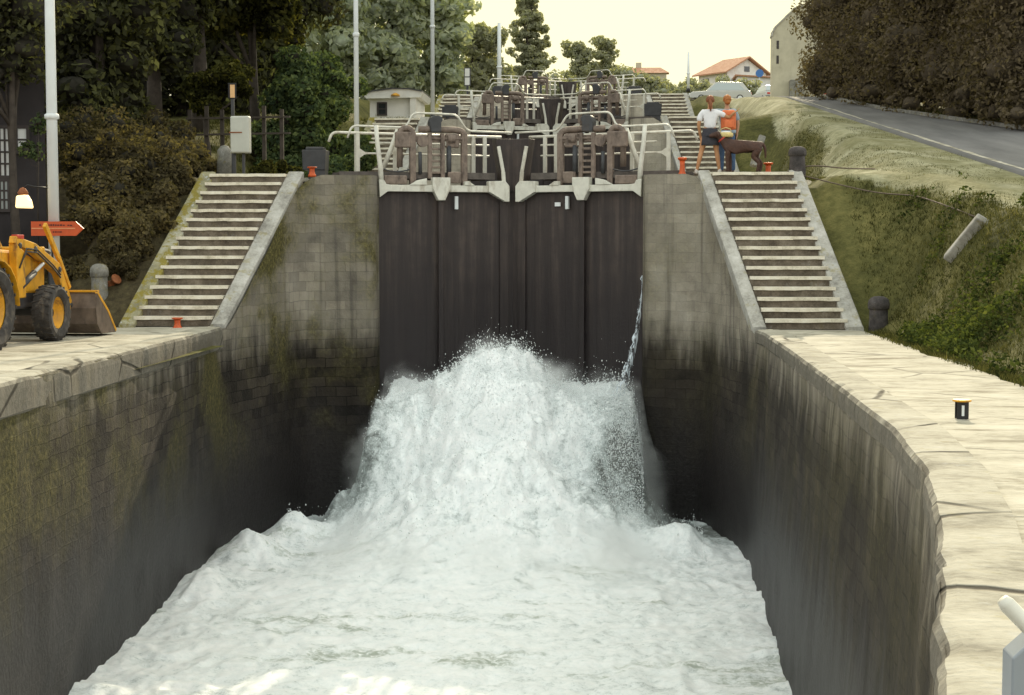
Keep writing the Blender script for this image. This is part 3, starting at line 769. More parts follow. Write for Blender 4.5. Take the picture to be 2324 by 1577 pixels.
# ------------------------------------------------------------------ lock gate leaves
LEAF, TH = 3.26, R(20)
def rail_pts(pts, r=.12, n=5):
    """polyline with rounded corners"""
    pts = [Vector(p) for p in pts]; out = [pts[0]]
    for a, b, c in zip(pts, pts[1:], pts[2:]):
        d1 = min(r, (b-a).length*.45); d2 = min(r, (c-b).length*.45)
        p, q = b + (a-b).normalized()*d1, b + (c-b).normalized()*d2
        for k in range(n+1):
            t = k/n; out.append((p*(1-t)**2 + b*2*t*(1-t) + q*t*t))
    out.append(pts[-1]); return out
def make_leaf(s, label, mech=True):
    root = thing('lock_gate_leaf', label, 'lock gate', (-s*3.04, 36.0, RISE), s*TH, 'leaves of the lock gates')
    def B(mb, name, mat, parent=root, bevel=0, smooth=False):
        mb.v = [(s*x, y, z) for x, y, z in mb.v]
        return mb.build(name, mat, parent, smooth, bevel)
    # dark plank face with a few vertical timbers
    mb = MB().box(0, LEAF, 0, .34, -9.0, -.30)
    B(mb, 'plank_face', M['gate_dark'])
    for x, w in ((3.0, .2),):
        B(MB().box(x-w/2, x+w/2, -.06, .0, -8.9, -.36), 'timber_rib', M['gate_dark'], bevel=.01)
    pass
    # mitre board rising between the railings
    mb = MB().hexa([(2.98,-.03,-.34),(LEAF,-.03,-.34),(LEAF,.3,-.34),(2.98,.3,-.34),(2.80,-.03,.88),(LEAF,-.03,.88),(LEAF,.3,.88),(2.80,.3,.88)])
    B(mb, 'mitre_board', M['gate_dark'], bevel=.01)
    # white beam with gussets and brackets
    mb = MB().box(.16, 2.72, -.20, -.04, -.365, -.215)
    mb.prism([(0,-.24,-.10),(.13,-.24,-.12),(.17,-.24,-.20),(.30,-.24,-.22),(.30,-.24,-.36),(.20,-.24,-.37),(.02,-.24,-.50)], (0,.20,0))
    mb.prism([(2.58,-.24,-.11),(2.98,-.24,-.10),(3.08,-.24,-.22),(3.08,-.24,-.58),(2.98,-.24,-.58),(2.62,-.24,-.37),(2.58,-.24,-.36)], (0,.22,0))
    mb.prism([(1.25,-.27,-.04),(1.66,-.27,-.04),(1.66,-.27,-.30),(1.62,-.27,-.38),(1.54,-.27,-.56),(1.38,-.27,-.56),(1.29,-.27,-.38),(1.25,-.27,-.30)], (0,.23,0))
    mb.prism([(2.02,-.22,-.215),(2.02,-.22,-.12),(2.12,-.22,-.12),(2.26,-.22,-.215)], (0,.16,0))
    mb.prism([(.72,-.22,-.215),(.92,-.22,-.10),(1.12,-.22,-.06),(1.12,-.22,-.215)], (0,.16,0))
    B(mb, 'top_beam', M['white_paint'], bevel=.012)
    B(MB().box(1.40, 1.52, -.16, -.08, -6.5, -.56), 'guide_rod', M['gate_dark'], bevel=.01)
    B(MB().box(1.80, 1.88, -.14, -.05, -.76, -.46), 'stop_block', M['pole'], bevel=.01)
    # end posts, brace
    mb = MB().tube([(.07,-.16,-.16),(.05,-.16,.2),(-.02,-.16,.75),(-.04,-.14,1.12)], [.062,.058,.052,.05], 10)
    B(mb, 'end_post', M['white_paint'], smooth=True)
    mb = MB().bar((2.97,-.14,-.12), (2.95,-.14,.12), .085, .06).bar((2.95,-.14,.12), (2.84,-.14,.70), .075, .06)
    B(mb, 'end_post', M['white_paint'], bevel=.008)
    mb = MB().tube([(.20,.30,.16),(.40,.30,.62),(.56,.30,1.06)], .058, 10)
    B(mb, 'brace', M['white_paint'], smooth=True)
    # walkway behind the beam
    mb = MB()
    y = .10
    while y < .86: mb.box(-.85, LEAF-.45, y, y+.135, .02, .075); y += .15
    mb.box(-.85, LEAF-.45, .06, .10, -.06, .09); mb.box(-.85, LEAF-.45, .86, .90, -.06, .09)
    B(mb, 'walkway', M['deck'])
    # two railings: the front one is raised over the winch
    front = rail_pts([(-.66,.06,.84),(-.56,.06,1.12),(.70,.06,1.10),(.86,.06,1.44),(1.90,.06,1.42),(2.14,.06,1.05),(LEAF-.05,.06,1.03)], .13)
    B(MB().tube(front, .024, 8), 'handrail', M['white_paint'], smooth=True)
    back = rail_pts([(-.94,.90,.80),(-.86,.90,1.02),(LEAF-.05,.90,.98)], .14)
    mb = MB().tube(back, .032, 8)
    for z, x0 in ((.80,.02), (.55,-.26)): mb.tube([(x0,.90,z),(LEAF-.35,.90,z-.02)], .022, 8)
    B(mb, 'handrail', M['white_paint'], smooth=True)
    for x in (-.26, .62, 1.9, 2.52, 2.80):
        mb = MB().box(x-.045, x+.045, .87, .93, .06, 1.0)
        B(mb, 'railing_post', M['white_paint'], bevel=.008)
    B(MB().prism([(-.22,.88,.66),(-.22,.88,.44),(-.10,.88,.52),(.02,.88,.54),(.02,.88,.57),(-.10,.88,.58)], (0,.04,0)), 'rail_bracket', M['white_paint'])
    # brown winch: two arched frames, ladder rack, head block
    for x0, x1 in ((.78, .92), (2.0, 2.14)):
        B(MB().box(x0, x1, .0, .14, -.215, 1.0), 'winch_upright', M['brown_steel'], bevel=.015)
    arch = rail_pts([(2.07,.07,.80),(2.07,.07,1.07),(1.0,.07,1.07)], .28, 8)
    B(MB().tube(arch, .075, 8), 'winch_arch', M['brown_steel'], smooth=True)
    arch = rail_pts([(.85,.07,.70),(.85,.07,1.09),(.56,.07,1.09),(.56,.12,.2)], .16, 8)
    B(MB().tube(arch, .07, 8), 'winch_arch', M['brown_steel'], smooth=True)
    B(MB().box(.86, 2.08, .02, .10, .78, .93), 'cross_plate', M['brown_steel'], bevel=.01)
    B(MB().box(.44, .80, -.02, .12, .64, 1.0), 'gear_case', M['brown_steel'], bevel=.03); B(MB().box(1.62, 1.95, -.01, .12, .66, .98), 'gear_case', M['brown_steel'], bevel=.03)
    mb = MB()
    for x in (1.24, 1.54): mb.box(x-.045, x+.045, -.05, .05, -.06, .98)
    for z in (.08, .2, .34, .48, .62): mb.box(1.27, 1.51, -.03, .03, z-.025, z+.025)
    B(mb, 'ladder_rack', M['brown_steel'], bevel=.008)
    mb = MB().prism([(1.26,-.08,1.0),(1.50,-.08,1.0),(1.50,-.08,1.22),(1.54,-.08,1.30),(1.50,-.08,1.36),(1.42,-.08,1.385),(1.32,-.08,1.38),(1.26,-.08,1.33),(1.22,-.08,1.24)], (0,.24,0))
    B(mb, 'head_block', M['dark_steel'], bevel=.02)
    B(MB().tube([(1.1,.0,.86),(2.0,.0,.86)], .028, 8).lathe([(.0,-.09),(.09,-.09),(.11,-.03),(.11,.03),(.09,.09),(0,.09)], (1.75,.0,.86), 14, 'x').lathe([(0,-.06),(.14,-.06),(.14,.06),(0,.06)], (1.08,.02,.80), 16, 'y'), 'gear_shaft', M['brown_steel'], smooth=False)
    B(MB().box(1.60, 1.78, .0, .1, .70, .80).prism([(1.66,.0,.52),(1.76,.0,.52),(1.73,.0,.70),(1.69,.0,.70)], (0,.08,0)), 'grease_pot', M['white_paint'], bevel=.01)
    B(MB().tube([(1.7,.03,.05),(1.7,.03,.70)], .06, 10), 'cylinder', M['dark_steel'], smooth=True); B(MB().tube([(1.02,.03,.05),(1.02,.03,.55)], .045, 10), 'cylinder', M['dark_steel'], smooth=True)
    hp = [(.15+.6*t/8, -.05, .14 - .05*math.sin(math.pi*t/8)) for t in range(9)]
    B(MB().tube(hp, .018, 6), 'hose', M['dark_steel'], smooth=True)
    B(MB().box(.15, .68, -.12, -.02, -.20, .0), 'pawl_box', M['brown_steel'], bevel=.02); B(MB().box(1.66, 1.98, -.06, .05, -.16, .1), 'pawl_box', M['brown_steel'], bevel=.02)
    return root
glab = {0: 'nearest lock gate, above the white churning water', 1: 'second lock gate up the hill', 2: 'third and topmost lock gate'}
LL = make_leaf(1, 'left leaf of the ' + glab[0])
LR = make_leaf(-1, 'right leaf of the ' + glab[0])
pl = MB().box(-2.16, -2.02, -.07, -.055, -.69, -.60).build('number_plate', M['bright_pane'], LR)
for i in (1, 2):
    for o, nm in ((LL, 'left'), (LR, 'right')):
        dup(o, (o.location.x, 36.0 + PER*i, RISE*(i+1)), label='%s leaf of the %s' % (nm, glab[i]))
# ------------------------------------------------------------------ helpers for placing
FW = Vector((-math.sin(YAW)*math.cos(PIT), math.cos(YAW)*math.cos(PIT), -math.sin(PIT)))
RT = Vector((math.cos(YAW), math.sin(YAW), 0)); UP = RT.cross(FW)
def at(u, v, y):                       # the point of the photograph (2324 wide) that stands at depth y
    d = FW + RT*((u-1162)/3600) - UP*((v-788.5)/3600)
    return CAM + d*(y/d.y)
def hit(u, v, y0=8):                    # where the line of sight through a point of the photograph meets the ground
    d = FW + RT*((u-1162)/3600) - UP*((v-788.5)/3600); y = y0
    while y < 200:
        p = CAM + d*(y/d.y)
        if p.z < ground(p.x, p.y): return p
        y += .1
    return p
# ------------------------------------------------------------------ bollards
def bollard_mesh(name, prof, mats, root, n=20):
    return MB().lathe(prof, (0,0,0), n).build(name, mats, root, True)
def stone_bollard(x, y, z, h, r, mat, label):
    t = thing('stone_bollard', label, 'bollard', (x, y, z), 0, 'domed stone bollards')
    bollard_mesh('shaft', [(0,-.15),(r*.92,-.15),(r*.92,0),(r*.86,h*.35),(r*.84,h*.62),(r*.80,h*.64)], M[mat], t)
    bollard_mesh('domed_head', [(r*.80,h*.60),(r*.98,h*.66),(r*1.0,h*.78),(r*.93,h*.89),(r*.72,h*.96),(r*.4,h),(0,h*1.01)], M[mat], t)
    return t
p = at(1807, 402, 34.9); stone_bollard(p.x+.05, 35.15, 3.2, .57, .20, 'dark_stone', 'dark domed stone bollard at the head of the right stairs, right of the dog')
stone_bollard(-8.2, 32.0, ground(-8.2, 32.0)-.06, .72, .19, 'pillar', 'pale domed stone bollard between the digger bucket and the left stairs')
stone_bollard(7.42, 30.9, -.04, .68, .21, 'dark_stone', 'shaded domed stone bollard at the foot of the right stairs by the grassy bank')
def small_bollard(x, y, z, label, h=.30, r=.075, mat='orange'):
    t = thing('mooring_bollard', label, 'bollard', (x, y, z), 0, 'small mooring bollards')
    bollard_mesh('post', [(0,-.05),(r*1.25,-.05),(r*1.2,0),(r*.92,h*.10),(r*.74,h*.5),(r*.86,h*.8)], M[mat], t, 14)
    bollard_mesh('cap', [(r*.86,h*.78),(r*1.45,h*.88),(r*1.5,h*.96),(r*1.2,h),(0,h)], M[mat], t, 14)
    return t
small_bollard(3.85, 35.5, 3.2, 'orange mooring bollard on the platform edge left of the woman in white', .36, .07)
small_bollard(5.82, 36.3, 3.2, 'short orange mooring bollard on the grass between dog and dark stone bollard', .28, .075)
small_bollard(-4.45, 35.6, 3.2, 'orange mooring bollard in front of the dark box on the left platform', .18, .075)
small_bollard(-6.3, 30.95, 0, 'rusty orange mooring bollard in front of the lowest left stair', .19, .075)
small_bollard(-8.05, 32.3, ground(-8.05, 32.3)-.02, 'tilted rusty mooring bollard beside the left stair curb', .22, .08, 'rust').rotation_euler = (.5, .9, 0)
t = thing('capped_bollard', 'black steel bollard with yellow cap on the sunlit right quay', 'bollard', (5.55, 15.15, 0))
MB().box(-.055,.055,-.05,-.035,0,.165).box(-.055,.055,.035,.05,0,.165).box(-.012,.012,-.04,.04,0,.165).build('post', M['black'], t, bevel=.004)
MB().box(-.012,.012,-.056,-.05,.03,.13).build('reflector', M['pole'], t)
MB().lathe([(0,.163),(.085,.163),(.09,.172),(.085,.182),(0,.186)], (0,0,0), 16).build('cap', M['yellow'], t)

# ------------------------------------------------------------------ poles and signs
def pole(x, y, z, h, r, base_h, label, arm=True):
    t = thing('lamp_post', label, 'lamp post', (x, y, z), 0, 'tall pale lamp posts by the locks')
    MB().tube([(0,0,base_h),(0,0,h*.5),(0,0,h)], [r, r*.92, r*.75], 14).build('mast', M['pole'], t, True)
    MB().lathe([(0,-.1),(r*1.5,-.1),(r*1.5,.05),(r*1.2,.12),(r*1.12,base_h),(0,base_h)], (0,0,0), 14).build('base', M['black'], t, True)
    MB().lathe([(r*1.02,h*.42),(r*1.3,h*.42+.02),(r*1.3,h*.42+.09),(r*1.0,h*.42+.11)], (0,0,0), 14, cap=False).build('collar', M['pole'], t, True)
    if arm:
        MB().tube([(0,0,h),(.1,-.1,h+.25),(.5,-.5,h+.4)], [r*.7,r*.6,r*.5], 8).build('arm', M['pole'], t, True)
        MB().prism([(.4,-.5,h+.36),(.95,-.95,h+.40),(.95,-.95,h+.52),(.5,-.45,h+.5)], (.14,.14,0)).build('lamp_head', M['pole'], t, bevel=.03)
    return t
PA = pole(at(120, 400, 29.6).x, 29.6, 0, 9.5, .105, 1.12, 'thick pale lamp post with black base and orange arrow sign behind the digger')
MB().box(-.018,.018,-.112,-.09,1.12,1.78).build('cable_slot', M['black'], PA)
p = at(810, 392, 39.5); pole(p.x, 39.5, 3.2, 8.5, .065, .22, 'thin pale lamp post left of the nearest lock gate')
p = at(982, 245, 63); pole(p.x, 63, 6.4, 8.9, .085, .42, 'pale lamp post standing just right of the low white cabin')
p = at(1133, 185, 89); pole(p.x, 89, 9.6, 4.3, .13, .10, 'short pale post in front of the far pines', arm=False)
p = at(1562, 205, 100); pole(p.x, 100, p.z, 2.35, .09, .1, 'slim distant pole left of the tiled house', arm=False)
t = thing('arrow_sign', 'orange red arrow board pointing right, fixed to the thick pale lamp post', 'sign', (at(127, 517, 29.44).x, 29.44, 1.80))
MB().prism([(-.48,0,0),(.38,0,0),(.53,0,.135),(.38,0,.27),(-.48,0,.27)], (0,.035,0)).build('board', M['orange_sign'], t)
MB().box(-.47,.37,-.004,-.001,.128,.150).build('stripe', M['sign_pale'], t)
rr = random.Random(5)
mb = MB(); x = -.32
while x < .30:
    w_ = rr.uniform(.02, .045); hh = rr.uniform(.022, .036); mb.box(x, x+w_, -.004, -.001, .185, .185+hh); x += w_ + rr.choice([.012, .012, .05])
x = -.22
while x < .12:
    w_ = rr.uniform(.02, .05); mb.box(x, x+w_, -.004, -.001, .06, .084); x += w_ + rr.choice([.012, .05])
o = mb.build('lettering', M['sign_dark'], t)
for z in (.06, .2): MB().box(-.13,.13,.036,.10,z,z+.03).build('clamp', M['dark_steel'], t)
# grey cabinet on legs
p = at(547, 348, 36.4)
t = thing('control_cabinet', 'pale grey control cabinet on two dark legs at the head of the left stairs', 'cabinet', (p.x, 36.4, 3.2))
b0, b1 = p.z - 3.2, at(547, 264, 36.4).z - 3.2
MB().box(-.22,.22,-.13,.13,b0,b1).build('case', M['box_grey'], t, bevel=.035, seg=3)
MB().box(-.20,.10,-.137,-.131,b0+.03,b1-.04).build('door', M['box_grey'], t, bevel=.004)
MB().box(-.24,.06,-.15,-.137,b0+.46,b0+.485).build('latch_bar', M['rust'], t)
for x in (-.15, .06): MB().box(x-.03,x+.03,-.03,.03,-.05,b0).build('leg', M['dark_steel'], t)
p = at(528, 222, 37.0)
t = thing('sign_post', 'dark post carrying a small black framed orange plate behind the grey cabinet', 'sign', (p.x, 37.0, 3.2))
MB().box(-.035,.035,-.035,.035,-.05,p.z-3.2).build('post', M['dark_steel'], t)
MB().box(-.10,.10,-.05,-.03,p.z-3.2-.02,p.z-3.2+.34).build('frame', M['black'], t, bevel=.02)
MB().box(-.045,.065,-.058,-.052,p.z-3.2+.0,p.z-3.2+.30).build('plate', M['cream_label'], t)
p = at(1061, 195, 88)
t = thing('notice_board', 'small white notice board on a post far left of the third lock', 'sign', (p.x, 88, p.z-.9))
MB().box(-.06,.06,-.03,.03,0,.9).build('post', M['dark_steel'], t)
MB().box(-.18,.18,-.05,-.02,.9,1.9).build('frame', M['dark_steel'], t)
MB().box(-.14,.12,-.06,-.052,.95,1.36).box(-.14,.12,-.06,-.052,1.42,1.85).build('panel', M['white_wall'], t)
# dark bins by the gates
def bin_(u, v, y, z, w, h, label, d=.45):
    p = at(u, v, y)
    t = thing('equipment_box', label, 'box', (p.x, y, z), 0, 'dark equipment boxes beside the lock gates')
    a, b = w/2, w/2*.86
    MB().hexa([(-b+.10,0,-.05),(b,0,-.05),(b,d,-.05),(-b+.10,d,-.05),(-b+.10,0,h*.25),(b+.01,0,h*.25),(b+.01,d,h*.25),(-b+.10,d,h*.25)]).build('foot', M['dark_steel'], t, bevel=.01)
    MB().hexa([(-a*.95,-.02,h*.25),(a*.92,-.02,h*.25),(a*.92,d,h*.25),(-a*.95,d,h*.25),(-a,-.04,h),(a,-.04,h),(a,d+.03,h),(-a,d+.03,h)]).build('case', M['dark_steel'], t, bevel=.012)
    MB().box(-a*.72,a*.75,.02,d-.05,h,h+.07).build('lid', M['dark_steel'], t, bevel=.02)
bin_(713, 392, 36.6, 3.2, .56, .62, 'dark steel box beside the nearest lock gate, behind a small orange bollard')
bin_(1021, 252, 61.6, 6.4, .62, .55, 'dark steel box beside the second lock gate, left side')
bin_(1482, 268, 61.6, 6.4, .68, .62, 'dark steel box beside the second lock gate, right side')
bin_(1130, 190, 86.8, 9.6, .62, .55, 'dark steel box at the third lock gate, left side')
bin_(1440, 196, 86.8, 9.6, .85, .5, 'dark steel box at the third lock gate, right side')
# stone posts on the grass bank
def stone_post(p, q, w, label):
    c = (Vector(p)+Vector(q))/2
    t = MB().bar(Vector(p)-c, Vector(q)-c, w, w*(.8 if w < .3 else .5)).build('stone_post', M['pillar' if w < .3 else 'curb'], None, bevel=.03, seg=3); t.location = c
    tag(t, label, 'stone post', 'leaning stone posts on the right bank')
p, q = hit(2160, 596), hit(2238, 508); stone_post((p.x, p.y, ground(p.x, p.y)-.03), (q.x, q.y, ground(q.x, q.y)+.04), .36, 'mossy stone slab lying aslant on the dark grass bank at the right')
y = 39.0; p = at(1708, 345, y); q = at(1732, 308, y); stone_post((p.x, y-.2, p.z-.35), (q.x, y+.2, q.z), .17, 'slim leaning stone post on the grass behind the dog')
p = at(510, 392, 37.5)
t = thing('stone_marker', 'pale squat stone marker just left of the grey cabinet legs', 'stone post', (p.x, 37.5, 3.15))
MB().lathe([(0,0),(.20,0),(.19,.5),(.17,.72),(.09,.82),(0,.84)], (0,0,0), 10).build('shaft', M['pillar'], t, True)
# ropes
def rope(pts, r, label):
    P_ = [(x, y, ground(x, y)+.05+dz) for x, y, dz in pts]
    o = MB().tube(rail_pts(P_, .5, 4), r, 6).build('rope', M['rope'], None, True); tag(o, label, 'rope')
rope([(5.9,35.05,.0),(6.2,35.2,.12),(6.75,35.3,.12),(7.4,35.6,.06),(8.2,36.3,.03)], .016, 'brown rope trailing from the dark stone bollard over the grass')
rope([(6.45,34.95,.15)]+[(q.x,q.y,0) for q in (hit(1900,428), hit(1990,450), hit(2080,455), hit(2160,478), hit(2215,503))], .014, 'thin brown cable lying down the dark bank right of the right stairs')
# fence posts and rails left
t = thing('wooden_fence', 'weathered post and rail fence in front of the left undergrowth', 'fence', (-9.6, 44, ground(-9.6, 44)))
for k, u in enumerate((432, 470, 505, 600, 640)):
    q = at(u, 350, 44); MB().box(q.x+9.6-.05, q.x+9.6+.05, -.05, .05, -.4, 1.25 + .1*(k % 2)).build('post', M['bark'], t)
a, b = at(425, 340, 44).x+9.6, at(660, 340, 44).x+9.6
for z in (.55, 1.0): MB().bar((a,-.07,z), (b,-.07,z+.04), .05, .08).build('rail', M['bark'], t)
# railing end of the lower gate, right foreground
t = thing('guard_rail', 'white and grey end of a guard rail in the bottom right corner', 'railing', (3.02, 3.2, 0))
p = at(2322, 1466, 3.2) - Vector((3.02, 3.2, 0)); q = at(2292, 1466, 3.2) - Vector((3.02, 3.2, 0))
MB().hexa([(q.x,-.02,0),(q.x+.075,-.02,0),(q.x+.075,.06,0),(q.x,.06,0),(q.x,-.02,q.z-.02),(q.x+.075,-.02,q.z+.05),(q.x+.075,.06,q.z+.05),(q.x,.06,q.z-.02)]).build('post', M['guard_grey'], t, bevel=.004)
a = at(2274, 1360, 3.2) - Vector((3.02, 3.2, 0)); b = at(2345, 1432, 3.2) - Vector((3.02, 3.2, 0))
MB().tube([a, a + (b-a)*.15, b, b + Vector((.5,-.3,0))], [.012, .017, .021, .021], 12).build('handrail', M['white_paint'], t, True)

p = at(56, 456, 29.4); q = PA.location
t = thing('lantern', 'glowing warm lantern on a bracket, left of the thick lamp post above the digger', 'lantern', (p.x, 29.4, p.z))
MB().prism([(-.16,-.09,-.13),(.15,-.09,-.14),(.12,-.09,.0),(.05,-.09,.12),(-.14,-.09,.10)], (0,.18,0)).build('shade', M['lamp'], t, bevel=.03)
MB().lathe([(0,.11),(.09,.12),(.10,.16),(.05,.24),(0,.26)], (-.03,0,0), 12).build('cap', M['rust'], t, True)
MB().tube([(-.03,0,.22),(.05,.03,.30),(.16,.06,.27),(q.x-p.x-.08,.18,.25)], .016, 8).build('bracket', M['black'], t, True)
# ------------------------------------------------------------------ skinned figures
def skin_mesh(name, verts, edges, mat, parent, sub=2, root=0):
    """verts: (x,y,z,r) or (x,y,z,rx,ry); grown with a Skin modifier and baked"""
    me = bpy.data.meshes.new(name); me.from_pydata([v[:3] for v in verts], edges, []); me.update()
    o = bpy.data.objects.new(name, me); COL.objects.link(o)
    o.modifiers.new('Skin', 'SKIN')
    for i, v in enumerate(verts):
        sv = me.skin_vertices[0].data[i]; sv.radius = (v[3], v[4] if len(v) > 4 else v[3]); sv.use_root = (i == root)
    if sub: m = o.modifiers.new('Sub', 'SUBSURF'); m.levels = m.render_levels = sub
    dg = bpy.context.evaluated_depsgraph_get(); ev = o.evaluated_get(dg)
    bm_ = bpy.data.meshes.new_from_object(ev); o.modifiers.clear(); o.data = bm_; bm_.name = name
    bm_.materials.clear(); bm_.materials.append(mat)
    bm_.polygons.foreach_set('use_smooth', [True]*len(bm_.polygons))
    if parent is not None: o.parent = parent
    return o
class Sk:
    def __init__(s): s.v = []; s.e = []
    def p(s, x, y, z, r, r2=None, frm=None):
        s.v.append((x, y, z, r) if r2 is None else (x, y, z, r, r2))
        if frm is not None: s.e.append((frm, len(s.v)-1))
        return len(s.v)-1
    def chain(s, pts, frm):
        for q in pts: frm = s.p(*q, frm=frm) if len(q) == 4 else s.p(q[0], q[1], q[2], q[3], q[4], frm)
        return frm
def hand(sk, wrist, d, side, frm, curl=.35):
    """palm and five fingers from the wrist, along direction d"""
    w, d = Vector(wrist), Vector(d).normalized(); lat = Vector((0,1,0)).cross(d); lat = Vector((0,1,0)) - d*d.y; lat.normalize()
    nrm = d.cross(lat).normalized()*side
    palm = w + d*.045; i = sk.p(*palm, .030, .018, frm=frm)
    k = sk.p(*(w + d*.085), .034, .016, frm=i)
    for j, (o, L) in enumerate(((.028,.066),(.010,.076),(-.010,.072),(-.027,.056))):
        a = w + d*.095 + lat*o; b = a + d*L*.5 + nrm*L*.12; c = b + d*L*.45*math.cos(curl) + nrm*L*.5*math.sin(curl)
        f = sk.p(*a, .0095, frm=k); f = sk.p(*b, .0088, frm=f); sk.p(*c, .007, frm=f)
    a = palm + lat*.035; f = sk.p(*a, .011, frm=i); f = sk.p(*(a + lat*.018 + d*.035), .010, frm=f); sk.p(*(a + lat*.020 + d*.062 + nrm*.008), .008, frm=f)

def head_parts(root, hx, hy, hz, hair_mat, skin, face=1, pony=True, tilt=0):
    """face +1 looks towards +y"""
    mb = MB()
    mb.tube([(hx,hy+face*.095,hz+.005),(hx,hy+face*.118,hz-.022),(hx,hy+face*.10,hz-.03)], [.010,.014,.008], 6)
    mb.build('nose', skin, root, True)
    for s in (-1, 1):
        MB().lathe([(0,-.006),(.026,-.005),(.028,.004),(0,.008)], (hx+s*.078, hy, hz-.005), 10, 'x').build('ear', skin, root, True)
        MB().lathe([(0,-.008),(.012,-.004),(.012,.004),(0,.008)], (hx+s*.032, hy+face*.088, hz+.012), 8, 'y').build('eye', M['black'], root, True)
    MB().box(hx-.024, hx+.024, hy+face*.088-.004, hy+face*.088+.006, hz-.062, hz-.054).build('mouth', M['red'], root)
    # hair cap: displaced half ellipsoid, open at the face
    V = []; Fc = []; nu, nv = 20, 12
    for a in range(nv+1):
        ph = math.pi*.66*a/nv
        for b in range(nu):
            th = 2*math.pi*b/nu
            back = -face*math.sin(th)
            lim = ph*(1.0 if back > -.2 else .52)
            r = 1 + .06*float(vnoise(th*2.2, ph*3, hx))
            V.append((hx + .094*r*math.sin(lim)*math.cos(th), hy - face*.012 + .112*r*math.sin(lim)*math.sin(th), hz + .018 + .108*r*math.cos(lim)))
    for a in range(nv):
        for b in range(nu): Fc.append((a*nu+b, a*nu+(b+1) % nu, (a+1)*nu+(b+1) % nu, (a+1)*nu+b))
    hb = MB().add(V, Fc)
    if pony: hb.tube([(hx,hy-face*.10,hz+.01),(hx+.005,hy-face*.135,hz-.05),(hx+.01,hy-face*.125,hz-.15),(hx+.012,hy-face*.13,hz-.24)], [.028,.038,.034,.010], 10)
    else: hb.tube([(hx,hy-face*.08,hz-.02),(hx,hy-face*.085,hz-.09)], [.075,.05], 12)
    hb.build('hair', hair_mat, root, True)

def body(H, shoulder, hip, legs, arms, hands=True):
    """one continuous figure; legs/arms are joint lists in local space"""
    k = Sk()
    pel = k.p(0,0,.93*H/1.72,.135*hip,.10)
    wst = k.p(0,.005,1.07*H/1.72,.112*hip,.085,frm=pel); ch = k.p(0,0,1.27*H/1.72,.135*shoulder,.095,frm=wst)
    nb = k.p(0,-.01,1.42*H/1.72,.075,.06,frm=ch); nk = k.p(0,.005,1.485*H/1.72,.048,frm=nb)
    h1 = k.p(0,.022,1.555*H/1.72,.062,.07,frm=nk); h2 = k.p(0,.022,1.62*H/1.72,.076,.092,frm=h1); k.p(0,.012,1.675*H/1.72,.058,.07,frm=h2)
    for L in legs:
        k.chain(L, pel)
    for A in arms:
        e = k.chain(A['j'], ch)
        w = Vector(A['j'][-1][:3]); q = Vector(A['j'][-2][:3])
        if hands: hand(k, w, A.get('d', w-q), A['s'], e)
    return k

# --- woman in white T-shirt, seen from behind
def woman():
    base = (4.46, 35.62, 3.2)
    root = thing('person', 'woman with red brown ponytail, white T-shirt and charcoal skirt, seen from behind', 'person', base, R(-4))
    legs = []
    for s in (-1, 1):
        f = .19 if s < 0 else .12
        legs.append([(s*.10,0,.85,.088),(s*(.10+f*.25),.01,.66,.078),(s*(.10+f*.45),.005,.49,.056),(s*(.10+f*.62),-.02,.36,.058),(s*(.10+f*.9),-.01,.12,.036),(s*(.10+f),-.01,.05,.036),(s*(.10+f)+s*.01,.11,.025,.03)])
    arms = [dict(s=-1, j=[(-.15,0,1.36,.058),(-.20,-.01,1.30,.050),(-.25,-.02,1.08,.042),(-.215,.05,.86,.030)]),
            dict(s=1, j=[(.15,0,1.36,.058),(.22,.02,1.33,.050),(.42,.06,1.24,.040),(.52,-.06,1.33,.030)], d=(.7,.1,.5))]
    k = body(1.72, 1.0, 1.05, legs, arms)
    skin_mesh('body', k.v, k.e, M['tan_skin'], root)
    sh = Sk(); a = sh.p(0,0,.96,.150,.118); a = sh.p(0,.005,1.1,.142,.112,frm=a); c = sh.p(0,0,1.27,.160,.118,frm=a); sh.p(0,-.01,1.395,.088,.078,frm=c)
    sh.chain([(-.155,0,1.36,.074),(-.215,-.01,1.27,.078),(-.245,-.015,1.14,.074)], c); sh.chain([(.155,0,1.36,.074),(.27,.035,1.31,.068),(.34,.05,1.275,.062)], c)
    skin_mesh('t_shirt', sh.v, sh.e, M['tshirt'], root)
    V = []; Fc = []; n = 28
    rows = [(.155,.118,1.0),(.172,.132,.93),(.185,.140,.84),(.198,.146,.74),(.212,.152,.63),(.205,.146,.625),(.18,.125,.75)]
    for rx, ry, z in rows:
        for b in range(n):
            t = 2*math.pi*b/n; w = 1 + .03*math.sin(t*7)*clamp((.95-z)*3)
            V.append((rx*w*math.cos(t)+.005, ry*w*math.sin(t), z))
    for a in range(len(rows)-1):
        for b in range(n): Fc.append((a*n+b, a*n+(b+1) % n, (a+1)*n+(b+1) % n, (a+1)*n+b))
    MB().add(V, Fc).build('skirt', M['skirt'], root, True)
    head_parts(root, 0, .02, 1.61, M['hair_red'], M['tan_skin'])
    for s, f in ((-1,.19),(1,.12)):
        x = s*(.10+f)
        MB().lathe([(0,-.03),(.042,-.03),(.046,.0),(.04,.05),(.03,.075),(0,.08)], (x,-.01,.03), 12).tube([(x,-.05,.03),(x+s*.005,.04,.03),(x+s*.012,.13,.025),(x+s*.014,.17,.02)], [.03,.044,.04,.02], 10).build('shoe', M['shoe'], root, True)
    return root
woman()
